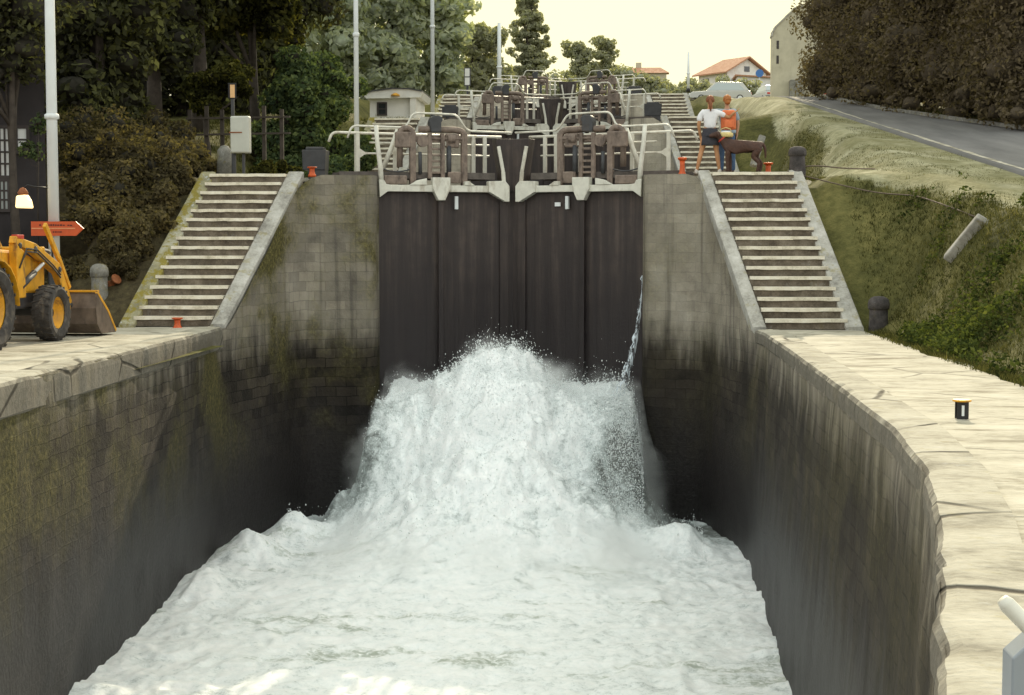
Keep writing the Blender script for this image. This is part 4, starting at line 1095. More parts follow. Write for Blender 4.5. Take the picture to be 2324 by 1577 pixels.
# --- companion with orange rucksack and jeans
def companion():
    base = (4.86, 35.95, 3.2)
    root = thing('person', 'ginger haired person in jeans wearing an orange rucksack, beside the woman in white', 'person', base, R(6))
    legs = [[(s*.095,0,.88,.092),(s*.11,.01,.66,.082),(s*.12,.0,.5,.062),(s*.125,-.02,.37,.06),(s*.13,-.01,.12,.042),(s*.135,-.01,.05,.04),(s*.14,.12,.025,.034)] for s in (-1, 1)]
    arms = [dict(s=1, j=[(.165,0,1.40,.06),(.20,.0,1.33,.052),(.245,-.02,1.11,.044),(.215,-.04,.90,.031)]),
            dict(s=-1, j=[(-.165,0,1.40,.06),(-.24,.0,1.41,.05),(-.40,-.10,1.34,.042),(-.50,-.20,1.36,.031)], d=(-.8,-.1,-.2))]
    k = body(1.76, 1.06, .98, legs, arms)
    skin_mesh('body', k.v, k.e, M['skin'], root)
    sh = Sk(); a = sh.p(0,0,.93,.15,.118); a = sh.p(0,.005,1.1,.14,.11,frm=a); c = sh.p(0,0,1.3,.165,.12,frm=a); sh.p(0,-.01,1.435,.085,.075,frm=c)
    sh.chain([(.17,0,1.40,.074),(.215,-.005,1.29,.072),(.235,-.012,1.17,.066)], c); sh.chain([(-.17,0,1.40,.074),(-.26,-.01,1.405,.066),(-.36,-.07,1.36,.060),(-.45,-.16,1.345,.05)], c)
    skin_mesh('shirt', sh.v, sh.e, M['blue_cloth'], root)
    jn = Sk(); a = jn.p(0,0,.97,.148,.115)
    for s in (-1, 1): jn.chain([(s*.095,0,.86,.108),(s*.112,.01,.66,.096),(s*.122,0,.48,.078),(s*.13,-.01,.2,.07),(s*.133,-.01,.06,.072)], a)
    skin_mesh('jeans', jn.v, jn.e, M['jeans'], root)
    head_parts(root, 0, .02, 1.65, M['hair_orange'], M['skin'], pony=False)
    for s in (-1, 1):
        x = s*.135
        MB().tube([(x,-.07,.035),(x,.03,.04),(x+s*.006,.13,.03),(x+s*.01,.19,.022)], [.036,.05,.046,.022], 10).build('shoe', M['black'], root, True)
companion()
t = thing('rucksack', 'orange rucksack on the back of the ginger haired person', 'rucksack', (4.87, 35.78, 4.16), R(4))
MB().box(-.17,.17,-.12,.02,.0,.44).build('main_sack', M['orange_cloth'], t, True, bevel=.085, seg=4)
MB().box(-.155,.155,-.135,-.02,.30,.455).build('top_flap', M['orange_cloth'], t, True, bevel=.055, seg=4)
MB().box(-.11,.11,-.165,-.10,.05,.24).build('front_pocket', M['orange_cloth'], t, True, bevel=.03, seg=3)
MB().box(-.17,.17,-.10,.01,-.07,.02).build('bedroll', M['blue_cloth'], t, True, bevel=.03, seg=3)
for s in (-1, 1): MB().tube([(s*.10,.02,.42),(s*.115,.13,.44),(s*.12,.20,.32),(s*.125,.16,.15),(s*.13,.02,.06)], .016, 6).build('strap', M['dark_steel'], t, True)
t = thing('straw_bag', 'cream and yellow bag held between the couple above the dog', 'bag', (4.80, 35.50, 4.05))
MB().lathe([(0,-.055),(.15,-.055),(.17,-.02),(.165,.03),(.13,.05),(0,.055)], (0,0,0), 18).build('basket', M['straw'], t, True)
MB().lathe([(0,.05),(.12,.048),(.10,.075),(0,.09)], (0,0,0), 16).build('cover', M['tshirt'], t, True)
MB().tube([(-.12,0,.05),(-.10,0,.13),(0,0,.16),(.10,0,.13),(.12,0,.05)], .010, 6).build('handle', M['straw'], t, True)
# --- brown dog facing left, head behind the woman
def dog():
    root = thing('dog', 'large dark brown dog standing side on, its head behind the woman in white', 'dog', (5.13, 35.42, 3.2), R(-3)); root.scale = (1.1, 1.1, 1.08)
    k = Sk()
    pel = k.p(.30,0,.565,.112,.125)
    bel = k.p(.10,0,.55,.112,.135,frm=pel); rib = k.p(-.08,0,.535,.125,.155,frm=bel); chs = k.p(-.24,0,.545,.118,.145,frm=rib)
    nk = k.p(-.34,0,.66,.082,.09,frm=chs); n2 = k.p(-.41,0,.745,.072,.078,frm=nk); hd = k.p(-.48,0,.80,.078,.082,frm=n2)
    mz = k.p(-.565,0,.775,.048,.05,frm=hd); k.p(-.645,0,.755,.036,.036,frm=mz)
    for s in (-1, 1):
        dx = .03*s
        k.chain([(-.25,s*.075,.44,.062),(-.245+dx,s*.082,.31,.044),(-.235+dx,s*.082,.18,.034),(-.235+dx,s*.082,.06,.030),(-.265+dx,s*.082,.026,.034)], chs)
        k.chain([(.325,s*.08,.46,.088),(.265+dx,s*.085,.33,.060),(.385+dx,s*.085,.215,.036),(.365+dx,s*.085,.07,.030),(.335+dx,s*.085,.026,.034)], pel)
    k.chain([(.425,0,.60,.042),(.475,0,.52,.030),(.49,0,.40,.024),(.485,0,.30,.014)], pel)
    skin_mesh('body', k.v, k.e, M['dog'], root)
    for s in (-1, 1):
        MB().tube([(-.455,s*.068,.845),(-.445,s*.092,.80),(-.455,s*.094,.73)], [.018,.034,.014], 8).build('ear', M['dog'], root, True)
        MB().lathe([(0,-.006),(.011,0),(0,.006)], (-.535,s*.045,.815), 8, 'y').build('eye', M['black'], root, True)
    MB().lathe([(0,-.018),(.02,-.01),(.02,.008),(0,.016)], (-.672,0,.765), 8, 'x').build('nose', M['black'], root, True)
    MB().lathe([(.088,-.015),(.094,0),(.088,.015)], (0,0,0), 16, 'z', cap=False).xform(Matrix.Translation((-.375,0,.70)) @ Matrix.Rotation(R(-40), 4, 'Y')).build('collar', M['red'], root, True)
dog()
# ------------------------------------------------------------------ backhoe loader seen from its right rear
def digger():
    root = thing('backhoe_loader', 'yellow wheeled digger with brown loader bucket parked on the left quay', 'digger', (-8.1, 25.4, 0), R(-4))
    def wheel(x, y, r, w, s, nm='wheel'):
        wr = MB().lathe([(r*.20,-w*.10),(r*.50,-w*.02),(r*.56,w*.30),(r*.60,w*.34),(r*.60,-w*.34)], (0,0,0), 28, 'x').build(nm, M['yellow'], root, True)
        if s < 0: wr.rotation_euler = (0,0,math.pi)
        wr.location = (x, y, r)
        ty = MB().lathe([(r*.58,-w*.36),(r*.66,-w*.46),(r*.86,-w*.52),(r*.97,-w*.44),(r,-w*.25),(r,w*.25),(r*.97,w*.44),(r*.86,w*.52),(r*.66,w*.46),(r*.58,w*.36)], (0,0,0), 36, 'x', cap=False)
        for k in range(22):
            a = 2*math.pi*k/22
            for q in (-1, 1):
                a2 = a + (.14 if q > 0 else 0); c, s_ = math.cos(a2), math.sin(a2); c2, s2 = math.cos(a2+.11), math.sin(a2+.11)
                ty.hexa([(0,r*.98*c,r*.98*s_),(q*w*.48,r*.96*c2,r*.96*s2),(q*w*.48,r*.96*math.cos(a2+.18),r*.96*math.sin(a2+.18)),(0,r*.98*math.cos(a2+.07),r*.98*math.sin(a2+.07)),
                         (0,r*1.03*c,r*1.03*s_),(q*w*.47,r*1.01*c2,r*1.01*s2),(q*w*.47,r*1.01*math.cos(a2+.18),r*1.01*math.sin(a2+.18)),(0,r*1.03*math.cos(a2+.07),r*1.03*math.sin(a2+.07))])
        ty.build('tyre', M['rubber'], wr, False)
        MB().lathe([(0,w*.05),(r*.16,w*.04),(r*.18,-.02),(0,-.02)], (0,0,0), 14, 'x').build('hub', M['dark_steel'], wr, True)
    for s in (-1, 1):
        wheel(s*.68, 1.35, .47, .34, s); wheel(s*.78, -1.35, .66, .46, s)
    MB().box(-.38,.38,-2.0,1.7,.55,.85).box(-.6,.6,1.27,1.43,.42,.58).box(-.7,.7,-1.45,-1.25,.55,.75).build('chassis', M['dark_steel'], root, bevel=.03)
    MB().prism([(-.40,-.8,.8),(-.40,1.75,.8),(-.40,1.78,1.30),(-.40,.9,1.52),(-.40,-.8,1.60)], (.8,0,0)).build('hood', M['yellow'], root, bevel=.05)
    MB().box(-.30,.30,1.775,1.80,.88,1.25).build('grille', M['black'], root)
    # cab
    cb = MB()
    for x in (-.62,.62):
        for y in (-2.0, -.85): cb.box(x-.05,x+.05,y-.05,y+.05,.9,2.62)
        cb.box(x-.05,x+.05,-1.95,-.9,1.35,1.45)
    cb.box(-.66,.66,-2.05,-.8,.85,.95); cab = cb.build('cab', M['yellow'], root, bevel=.015)
    MB().box(-.68,.68,-2.1,-.75,2.62,2.74).build('roof', M['yellow'], cab, bevel=.04)
    for nm, b in (('windscreen', (-.56,.56,-.86,-.84,1.0,2.6)), ('rear_window', (-.56,.56,-2.01,-1.99,1.0,2.6)), ('side_window', (.615,.63,-1.94,-.91,1.46,2.6)), ('side_window', (-.63,-.615,-1.94,-.91,1.46,2.6))):
        MB().box(*b).build(nm, M['glass'], cab)
    MB().box(-.25,.25,-1.75,-1.3,.96,1.2).box(-.25,.25,-1.85,-1.73,1.1,1.75).build('seat', M['black'], cab, bevel=.05)
    # rear wheel arches
    for s in (-1, 1):
        pts = [(s*.78, -1.35+.74*math.cos(a), .66+.74*math.sin(a)) for a in [math.pi*k/10 for k in range(11)]]
        m_ = MB()
        for a, b in zip(pts, pts[1:]): m_.bar(a, b, .46, .03, ref=(1,0,0)) if False else m_.hexa([(a[0]-.24,a[1],a[2]),(a[0]+.24,a[1],a[2]),(b[0]+.24,b[1],b[2]),(b[0]-.24,b[1],b[2]),(a[0]-.24,a[1],a[2]+.03),(a[0]+.24,a[1],a[2]+.03),(b[0]+.24,b[1],b[2]+.03),(b[0]-.24,b[1],b[2]+.03)])
        m_.build('mudguard', M['yellow'], root)
    # loader: tower, arms, rams, bucket
    for s in (-1, 1):
        x = s*.50
        MB().prism([(x-.07,.30,.75),(x-.07,.62,.75),(x-.07,.58,1.52),(x-.07,.28,1.66)], (.14,0,0)).build('loader_tower', M['yellow'], root, bevel=.015)
        ar = MB().prism([(x-.06,.25,1.66),(x-.06,.30,1.78),(x-.06,1.05,1.66),(x-.06,2.05,1.30),(x-.06,2.62,.52),(x-.06,2.52,.40),(x-.06,1.92,1.12),(x-.06,1.0,1.48)], (.12,0,0)).build('loader_arm', M['yellow'], root, bevel=.015)
        MB().tube([(x+s*.02,.50,.92),(x+s*.02,1.05,1.16)], .055, 10).build('lift_ram', M['dark_steel'], ar, True)
        MB().tube([(x+s*.02,1.05,1.16),(x+s*.02,1.62,1.40)], .03, 10).build('lift_rod', M['pole'], ar, True)
        MB().bar((x,1.55,1.98), (x,2.10,1.40), .06, .10).bar((x,2.10,1.42), (x,2.55,.86), .06, .08).build('tilt_link', M['yellow'], root, bevel=.01)
        MB().tube([(x-s*.12,.95,1.62),(x-s*.12,1.95,1.50)], .05, 10).build('tilt_ram', M['dark_steel'], root, True)
    for s in (-1, 1):
        x = s*.50
        for o_ in (.0, .05):
            MB().tube([(x+s*(.07+o_*.3),.35,1.25),(x+s*.09,.62,1.52+o_),(x+s*.085,1.05,1.50+o_),(x+s*.085,1.7,1.22+o_),(x+s*.08,2.0,1.06+o_)], .014, 6).build('hose', M['rubber'], root, True)
        for yy, zz in ((.42,1.62),(1.02,1.56),(2.0,1.20),(2.5,.55)):
            MB().lathe([(0,-.02),(.05,-.02),(.05,.015),(.03,.025),(0,.025)], (x+s*.065,yy,zz), 10, 'x').build('pin', M['dark_steel'], root)
    MB().box(.46,.56,.32,.60,1.72,1.80).build('warning_panel', M['red'], root, bevel=.01)
    MB().box(-.56,.56,1.30,1.42,1.50,1.60).build('cross_tube', M['yellow'], root, bevel=.02)
    W = 1.02
    prof = [(2.55,.78),(2.46,.50),(2.50,.22),(2.70,.04),(3.35,.03)]
    inn = [(3.35,.055),(2.72,.075),(2.55,.24),(2.515,.50),(2.60,.78)]
    bk = MB().prism([(-W,y,z) for y, z in prof + inn], (2*W,0,0)).build('bucket', M['bucket'], root)
    for s in (-1, 1):
        MB().prism([(s*W-.015,2.52,.80),(s*W-.015,2.46,.50),(s*W-.015,2.50,.22),(s*W-.015,2.70,.035),(s*W-.015,3.38,.03),(s*W-.015,3.02,.42)], (.03,0,0)).build('side_plate', M['bucket'], bk)
        MB().bar((s*W,2.52,.79), (s*W,3.02,.43), .045, .05).bar((s*W,3.02,.43), (s*W,3.38,.06), .044, .05).build('edge_strip', M['yellow'], bk)
    MB().box(-W-.01,W+.01,2.52,2.62,.785,.82).build('lip', M['yellow'], bk)
    # folded rear boom
    MB().bar((0,-2.1,.75), (0,-2.75,2.15), .22, .28, ref=(1,0,0)).build('boom', M['yellow'], root, bevel=.03)
    MB().bar((0,-2.7,2.2), (0,-3.05,.95), .18, .22, ref=(1,0,0)).build('dipper', M['yellow'], root, bevel=.03)
    MB().prism([(-.25,-3.0,.95),(-.25,-3.35,.75),(-.25,-3.25,.35),(-.25,-2.85,.45),(-.25,-2.75,.8)], (.5,0,0)).build('rear_bucket', M['bucket'], root, bevel=.02)
    for s in (-1, 1):
        MB().box(s*.85-.08,s*.85+.08,-2.15,-2.0,.25,1.2).box(s*.85-.2,s*.85+.2,-2.25,-1.9,.20,.26).build('stabiliser', M['yellow'], root, bevel=.01)
        MB().lathe([(0,-.04),(.09,-.03),(.10,.04),(0,.05)], (s*.5,-.72,2.50), 12, 'y').build('headlight', M['pole'], root, True)
digger()

# ------------------------------------------------------------------ parked cars
def car(x, y, rz, L, Wd, H, mat, label, estate=True):
    t = thing('parked_car', label, 'car', (x, y, ground(x, y)), rz, 'cars parked at the top of the road')
    l, w = L/2, Wd/2
    low = [(-l,.32),(-l+.02,.62),(-l*.92,.78),(-l*.45,.86),(l*.75,.88),(l*.97,.84),(l,.55),(l*.98,.30)]
    def shell(prof, wfun, name, m, parent, bev=.04):
        a = [(px, -wfun(pz), pz) for px, pz in prof]; b = [(px, wfun(pz), pz) for px, pz in prof]; n = len(a)
        return MB().add(a+b, [tuple(range(n)), tuple(range(2*n-1, n-1, -1))] + [(k, n+k, n+(k+1) % n, (k+1) % n) for k in range(n)]).build(name, m, parent, False, bev, seg=3)
    shell(low, lambda z: w, 'body', M[mat], t, .06)
    top = [(-l*.46,.84),(-l*.16,H-.06),(-l*.05,H),(l*.62,H-.02),(l*.72,H-.07),(l*.92,.87)]
    cabn = shell(top, lambda z: lerp(w*.95, w*.74, (z-.84)/(H-.84)), 'cabin', M[mat], t, .05)
    g = [(-l*.38,.90),(-l*.13,H-.12),(l*.58,H-.12),(l*.78,.92)]
    for s in (-1, 1):
        yy = lambda z: s*(lerp(w*.95, w*.74, (z-.84)/(H-.84)) + .006)
        a = [(px, yy(pz), pz) for px, pz in g]
        MB().add(a + [(p_[0], p_[1]-s*.02, p_[2]) for p_ in a], [(0,1,2,3),(7,6,5,4),(0,4,5,1),(1,5,6,2),(2,6,7,3),(3,7,4,0)]).build('side_window', M['glass_pale'], cabn)
    for nm, x0, z0, x1, z1 in (('windscreen', -l*.44, .88, -l*.18, H-.10), ('rear_window', l*.90, .92, l*.735, H-.12)):
        d = -.012 if x0 < 0 else .012
        a = [(x0+d, -w*.82, z0+.012), (x0+d, w*.82, z0+.012), (x1+d, w*.68, z1+.012), (x1+d, -w*.68, z1+.012)]
        MB().add(a, [(0,1,2,3)]).build(nm, M['glass_pale'], cabn)
    for px in (-l*.62, l*.62):
        for s in (-1, 1):
            wh = MB().lathe([(0,-.09),(.22,-.09),(.31,-.07),(.315,.07),(.22,.09),(0,.09)], (px, s*(w-.08), .31), 20, 'y').build('wheel', M['rubber'], t, False)
            MB().lathe([(0,-.01),(.18,-.01),(.17,.01),(0,.012)], (px, s*(w+.012), .31), 16, 'y').build('hubcap', M['pole'], wh)
    for s in (-1, 1):
        MB().box(l-.01,l+.02,s*w*.68-.12,s*w*.68+.12,.60,.74).build('tail_light', M['red'], t)
        MB().box(-l-.02,-l+.03,s*w*.68-.14,s*w*.68+.14,.56,.70).build('headlight', M['bright_pane'], t)
    MB().box(-l-.05,-l+.02,-w*.96,w*.96,.33,.47).box(l-.02,l+.05,-w*.96,w*.96,.33,.47).build('bumper', M['dark_steel'], t, bevel=.03)
    MB().box(l+.02,l+.03,-.26,.26,.48,.58).build('licence_plate', M['bright_pane'], t)
p = at(1632, 212, 122); car(p.x, 122, R(4), 4.7, 1.75, 1.55, 'car_white', 'long pale car seen side on, left of the tall cream building')
p = at(1742, 212, 135); car(p.x, 135, R(-78), 4.2, 1.7, 1.42, 'car_white', 'white car with pale window parked at the foot of the cream building')
p = at(1826, 200, 138); car(p.x, 138, R(-60), 4.2, 1.7, 1.42, 'car_grey', 'grey car half hidden under the dark trees right of the cream building')
# ------------------------------------------------------------------ buildings
def window(parent, x0, x1, z0, z1, y, pane='glass', cols=2, rows=3):
    fr = MB(); w = .07
    fr.box(x0-w, x0, y-.05, y+.02, z0-w, z1+w).box(x1, x1+w, y-.05, y+.02, z0-w, z1+w).box(x0, x1, y-.05, y+.02, z1, z1+w).box(x0, x1, y-.05, y+.02, z0-w, z0)
    for k in range(1, cols): x = lerp(x0, x1, k/cols); fr.box(x-.022, x+.022, y-.045, y+.01, z0, z1)
    for k in range(1, rows): z = lerp(z0, z1, k/rows); fr.box(x0, x1, y-.041, y+.008, z-.02, z+.02)
    f = fr.build('window', M['wood_dark'], parent)
    MB().box(x0, x1, y-.02, y-.008, z0, z1).build('pane', M[pane], f)
    return f
# dark lock keeper's house at the left edge
by = 34.4; c0 = at(104, 400, by); HR = R(21); gz = 0.0
t = thing('lock_house', 'dark shaded house front with mullioned windows at the left edge, behind the digger', 'house', (c0.x, by, gz), HR)
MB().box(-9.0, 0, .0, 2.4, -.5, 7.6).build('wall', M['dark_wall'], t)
r_ = MB().prism([(-9.3,-.5,7.6),(.3,-.5,7.6),(.3,-.5,7.85),(-9.3,-.5,7.85)], (0,3.2,0)).build('roof', M['dark_steel'], t)
MB().prism([(-9.3,-.5,7.85),(.3,-.5,7.85),(-1.4,-.5,9.2),(-7.6,-.5,9.2)], (0,3.2,0)).build('ridge', M['dark_wall'], r_)
def on_front(u, v):
    d = FW + RT*((u-1162)/3600) - UP*((v-788.5)/3600); n = Vector((-math.sin(HR), math.cos(HR), 0)); cc = Vector((c0.x, by, 0))
    p = CAM + d*(n.dot(cc - CAM)/n.dot(d)); return (p - cc).dot(Vector((math.cos(HR), math.sin(HR), 0))), p.z
for u0, u1, v0, v1, pn, nc, nr in ((3, 19, 292, 398, 'bright_pane', 2, 4), (41, 59, 292, 342, 'bright_pane', 1, 2), (3, 16, 412, 474, 'glass_pale', 2, 3), (10, 16, 240, 256, 'glass_pale', 1, 1), (-150, -110, 292, 398, 'glass_pale', 2, 4)):
    (xa, za), (xb, zb) = on_front(u0, v1), on_front(u1, v0)
    window(t, xa, xb, za, zb, 0, pn, nc, nr)
MB().box(-3.6,-2.6,-.04,0,.2,2.3).build('door', M['wood_dark'], t)
# low white cabin by the second lock
p = at(892, 250, 68); gz = 6.9
t = thing('cabin', 'low whitewashed cabin with curved dark roof edge and one window, left of the locks', 'cabin', (p.x, 68, gz))
top = at(892, 197, 68).z - gz
MB().box(-1.0,.75,0,3,-.6,top-.5).build('wall', M['white_wall'], t)
MB().box(.75,1.02,-.25,3,-.6,top-.12).build('pier', M['white_wall'], t, bevel=.02)
pr = [(-1.25,top-.34),(-.8,top-.22),(0,top-.12),(.7,top-.13),(1.3,top-.24)]
r_ = MB().prism([(x,-.35,z) for x, z in pr] + [(1.2,-.35,top-.48),(-1.1,-.35,top-.52)], (0,3.6,0)).build('fascia', M['white_wall'], t)
MB().prism([(x,-.42,z+.005) for x, z in pr] + [(x,-.42,z+.05) for x, z in pr[::-1]], (0,3.8,0)).build('roof', M['dark_steel'], t)
window(t, -.62, -.32, top-1.15, top-.72, -.005, 'glass', 1, 2)
MB().lathe([(0,0),(.20,0),(.17,.06),(.06,.12),(0,.12)], (.15,-.37,top-.42), 12).build('wall_light', M['yellow'], t, True)
# tiled house far up the road
p = at(1662, 200, 185); gz = ground(p.x, 185)
t = thing('tiled_house', 'distant house with orange tiled roof and pale gable at the top of the road', 'house', (p.x, 185, gz), R(-52))
e = at(1665, 168, 185).z - gz; rg = at(1665, 136, 185).z - gz
MB().box(-2.4,2.4,-3.0,3.0,-1,e-.02).prism([(2.4,-3.0,e-.02),(2.4,3.0,e-.02),(2.4,0,rg-.12)], (-4.8,0,0)).build('wall', M['white_wall'], t)
for s in (-1, 1):
    MB().hexa([(-2.9,s*3.6,e-.30),(2.9,s*3.6,e-.30),(2.9,0,rg),(-1.6,0,rg),(-2.9,s*3.6,e-.15),(2.9,s*3.6,e-.15),(2.9,0,rg+.16),(-1.6,0,rg+.16)]).build('roof_slope', M['tile'], t)
window(t, -1.6, -.7, e-2.0, e-.7, -3.01, 'glass', 2, 2); window(t, .6, 1.5, e-2.0, e-.7, -3.01, 'glass', 2, 2)
MB().box(2.405,2.44,-.4,.4,e+.05,e+.65).build('gable_window', M['glass'], t)
p = at(1728, 190, 178); 
t2 = thing('white_annex', 'low white outbuilding between the tiled house and the cream building', 'outbuilding', (p.x, 178, ground(p.x, 178)))
MB().box(-2.6,2.6,0,4,-1,at(1728,172,178).z-ground(p.x,178)).build('wall', M['white_wall'], t2)
zt = at(1728,172,178).z-ground(p.x,178)
MB().hexa([(-2.9,-.3,zt),(2.9,-.3,zt-.35),(2.9,4.3,zt-.35),(-2.9,4.3,zt),(-2.9,-.3,zt+.15),(2.9,-.3,zt-.2),(2.9,4.3,zt-.2),(-2.9,4.3,zt+.15)]).build('roof', M['tile'], t2)
MB().box(1.2,2.2,-.03,0,-1,zt-.9).build('door', M['wood_dark'], t2)
p = at(1724, 166, 170)
t = thing('blue_sign', 'small round blue road sign before the white outbuilding', 'sign', (p.x, 170, ground(p.x,170)))
MB().lathe([(0,-.04),(.42,-.04),(.42,.04),(0,.04)], (0,0,p.z-ground(p.x,170)), 18, 'y').build('disc', M['blue'], t)
MB().box(-.05,.05,.04,.1,0,p.z-ground(p.x,170)).build('post', M['pole'], t)
# low tiled roof peeping over the far bushes
p = at(1450, 160, 175); gz = ground(p.x, 175)
t = thing('roof_house', 'tiled roof with chimney peeping over the far hedge behind the locks', 'house', (p.x, 175, gz))
e = at(1450, 166, 175).z - gz; rg = at(1450, 150, 175).z - gz
MB().box(-3,3,0,5,-1,e).build('wall', M['cream_wall'], t)
r_ = MB().prism([(-3.3,-.3,e),(3.3,-.3,e),(2.4,1.5,rg),(-2.4,1.5,rg)], (0,1.8,0)).build('roof', M['tile'], t)
MB().box(-.3,.3,1.5,2.1,rg-.3,rg+.55).build('chimney', M['cream_wall'], r_)
# tall cream gable
Y_ = 110; p = at(1783, 222, Y_); gz = ground(p.x, Y_)
t = thing('cream_building', 'tall narrow cream gable wall with a rounded shoulder beside the dark trees', 'building', (p.x, Y_, gz))
x0, x1 = at(1752, 200, Y_).x - p.x, at(1818, 200, Y_).x - p.x + 1.5; z1 = at(1800, 18, Y_).z - gz; zs = at(1752, 75, Y_).z - gz
poly = [(x0,0,-1),(x0,0,zs-.25),(x0+.05,0,zs+.05),(x0+.2,0,zs+.35),(x0+.9,0,lerp(zs,z1,.62)),(x0+1.5,0,z1-.06),(x0+1.8,0,z1),(x1,0,z1+.4),(x1,0,-1)]
MB().prism(poly, (0,1.2,0)).build('wall', M['cream_wall'], t)
cop = poly[1:-1]
m_ = MB()
for a, b in zip(cop, cop[1:]): m_.hexa([(a[0],-.06,a[2]),(b[0],-.06,b[2]),(b[0],1.26,b[2]),(a[0],1.26,a[2]),(a[0]-.06,-.06,a[2]+.09),(b[0]-.03,-.06,b[2]+.1),(b[0]-.03,1.26,b[2]+.1),(a[0]-.06,1.26,a[2]+.09)])
m_.build('coping', M['curb'], t)
for z in (2.6, 3.6): MB().box(x0+.28,x0+.44,-.02,.01,z,z+.55).build('slit_window', M['wood_dark'], t)
MB().box(x0+1.15,x0+2.1,-.7,0,-1,1.45).build('lean_to', M['pillar'], t, bevel=.03)

# ------------------------------------------------------------------ trees
ICO = None
def ico():
    global ICO
    if ICO is None:
        bm = bmesh.new(); bmesh.ops.create_icosphere(bm, subdivisions=2, radius=1)
        ICO = (np.array([v.co[:] for v in bm.verts]), np.array([[v.index for v in f.verts] for f in bm.faces])); bm.free()
    return ICO
def foliage(clumps, n, size, rng, squash=.6, up=.35):
    """leaf quads on the shells of clumps: (x,y,z,rx,ry,rz)"""
    C_ = np.array(clumps, float); w = (C_[:,3]*C_[:,4] + C_[:,3]*C_[:,5]); w /= w.sum()
    k = rng.choice(len(C_), n, p=w)
    d = rng.normal(size=(n,3)); d /= np.linalg.norm(d, axis=1)[:,None]
    r = rng.uniform(.70, 1.12, n)**.8
    pos = C_[k,:3] + d*r[:,None]*C_[k,3:6]
    nr = d + rng.normal(size=(n,3))*.75 + np.array([0,0,up]); nr /= np.linalg.norm(nr, axis=1)[:,None]
    a = np.cross(nr, rng.normal(size=(n,3))); a /= np.linalg.norm(a, axis=1)[:,None]; b = np.cross(nr, a)
    s = size*rng.uniform(.55, 1.35, n)
    A, B_ = a*s[:,None], b*(s*squash)[:,None]
    V = np.stack([pos-A, pos+B_*.9-A*.1, pos+A, pos-B_*.9-A*.1], 1).reshape(-1,3)
    return V, np.arange(4*n).reshape(-1,4)
def tree(name, label, x, y, h, crown, n, size, leaf, core, group=None, trunk_r=.16, cat='tree', seed=1, clump=.42, K=None, z=None, lean=0):
    """crown: list of (dx,dy,zc,rx,ry,rz) lobes above the base"""
    rng = np.random.default_rng(seed); rr = random.Random(seed)
    gz = ground(x, y) if z is None else z
    t = thing(name, label, cat, (x, y, gz-.05), 0, group)
    cl = []
    for (dx, dy, zc, rx, ry, rz) in crown:
        kk = K or max(7, int(11*(rx*ry*rz)**.33))
        for _ in range(kk):
            d = np.array([rr.gauss(0,1) for _ in range(3)]); d /= np.linalg.norm(d); q = rr.uniform(.35, .95)
            cr = clump*rr.uniform(.6, 1.15)*min(rx, rz, 2.0)
            cl.append((dx+d[0]*q*rx, dy+d[1]*q*ry, zc+d[2]*q*rz, cr*1.1, cr*1.1, cr*.85))
        cl.append((dx, dy, zc, rx*.5, ry*.5, rz*.5))
    if y < 75 and size > .1 and 'brown' not in leaf: n, size = int(n*1.9), size*.72
    V, Fq = foliage(cl, n, size, rng)
    # leaf quads and dark inner masses become one crown mesh (quads; core triangles doubled to quads)
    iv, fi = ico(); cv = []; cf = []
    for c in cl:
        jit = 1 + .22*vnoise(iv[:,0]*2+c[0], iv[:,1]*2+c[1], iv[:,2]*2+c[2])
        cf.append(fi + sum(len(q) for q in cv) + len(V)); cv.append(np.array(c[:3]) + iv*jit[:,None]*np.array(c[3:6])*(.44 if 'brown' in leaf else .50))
    cf = np.concatenate(cf)
    me = bpy.data.meshes.new('crown')
    VV = np.concatenate([V] + cv); nq, ntri = len(Fq), len(cf)
    me.vertices.add(len(VV)); me.vertices.foreach_set('co', VV.astype(np.float32).ravel())
    me.loops.add(nq*4+ntri*3); me.loops.foreach_set('vertex_index', np.concatenate([Fq.ravel(), cf.ravel()]).astype(np.int32))
    me.polygons.add(nq+ntri); me.polygons.foreach_set('loop_start', np.concatenate([np.arange(nq)*4, nq*4+np.arange(ntri)*3]).astype(np.int32))
    me.materials.append(M[leaf]); me.materials.append(M[core])
    me.polygons.foreach_set('material_index', np.concatenate([np.zeros(nq), np.ones(ntri)]).astype(np.int32))
    me.update(calc_edges=True)
    o = bpy.data.objects.new('crown', me); COL.objects.link(o); o.parent = t
    if trunk_r:
        top = max(c[2] for c in crown); mb = MB()
        pts = [(lean*k/5*.3 + .05*math.sin(k*1.7), .05*math.cos(k*2.1), lerp(-.3, top, k/5)) for k in range(6)]
        mb.tube(pts, [trunk_r*(1.25 if k == 0 else 1-.14*k) for k in range(6)], 9)
        for q in rr.sample(cl, min(6, len(cl))):
            s0 = Vector(pts[rr.choice([2,3,4])]); e = Vector(q[:3]); mid = (s0+e)/2 + Vector((0,0,-.15))
            mb.tube([s0, mid, e], [trunk_r*.45, trunk_r*.3, trunk_r*.12], 6)
        mb.build('trunk', M['bark'], t, True)
    return t
GL = 'dark trees behind the left quay'
def T_(u, y, label, lobes, n, size, leaf, core='leaf_core', group=GL, seed=1, name='tree', **kw):
    p = at(u, 400, y); return tree(name, label, p.x, y, 0, lobes, n, size, leaf, core, group, seed=seed, **kw)
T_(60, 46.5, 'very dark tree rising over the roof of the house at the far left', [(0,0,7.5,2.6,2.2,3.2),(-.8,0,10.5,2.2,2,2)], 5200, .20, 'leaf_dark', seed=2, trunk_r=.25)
T_(225, 41, 'dark broad tree just right of the thick pale lamp post', [(0,0,4.6,2.2,2,2.6),(.2,0,8.2,2.3,2,2.8),(-.4,0,1.8,1.8,1.6,1.6)], 9000, .17, 'leaf_dark', seed=3, trunk_r=.25)
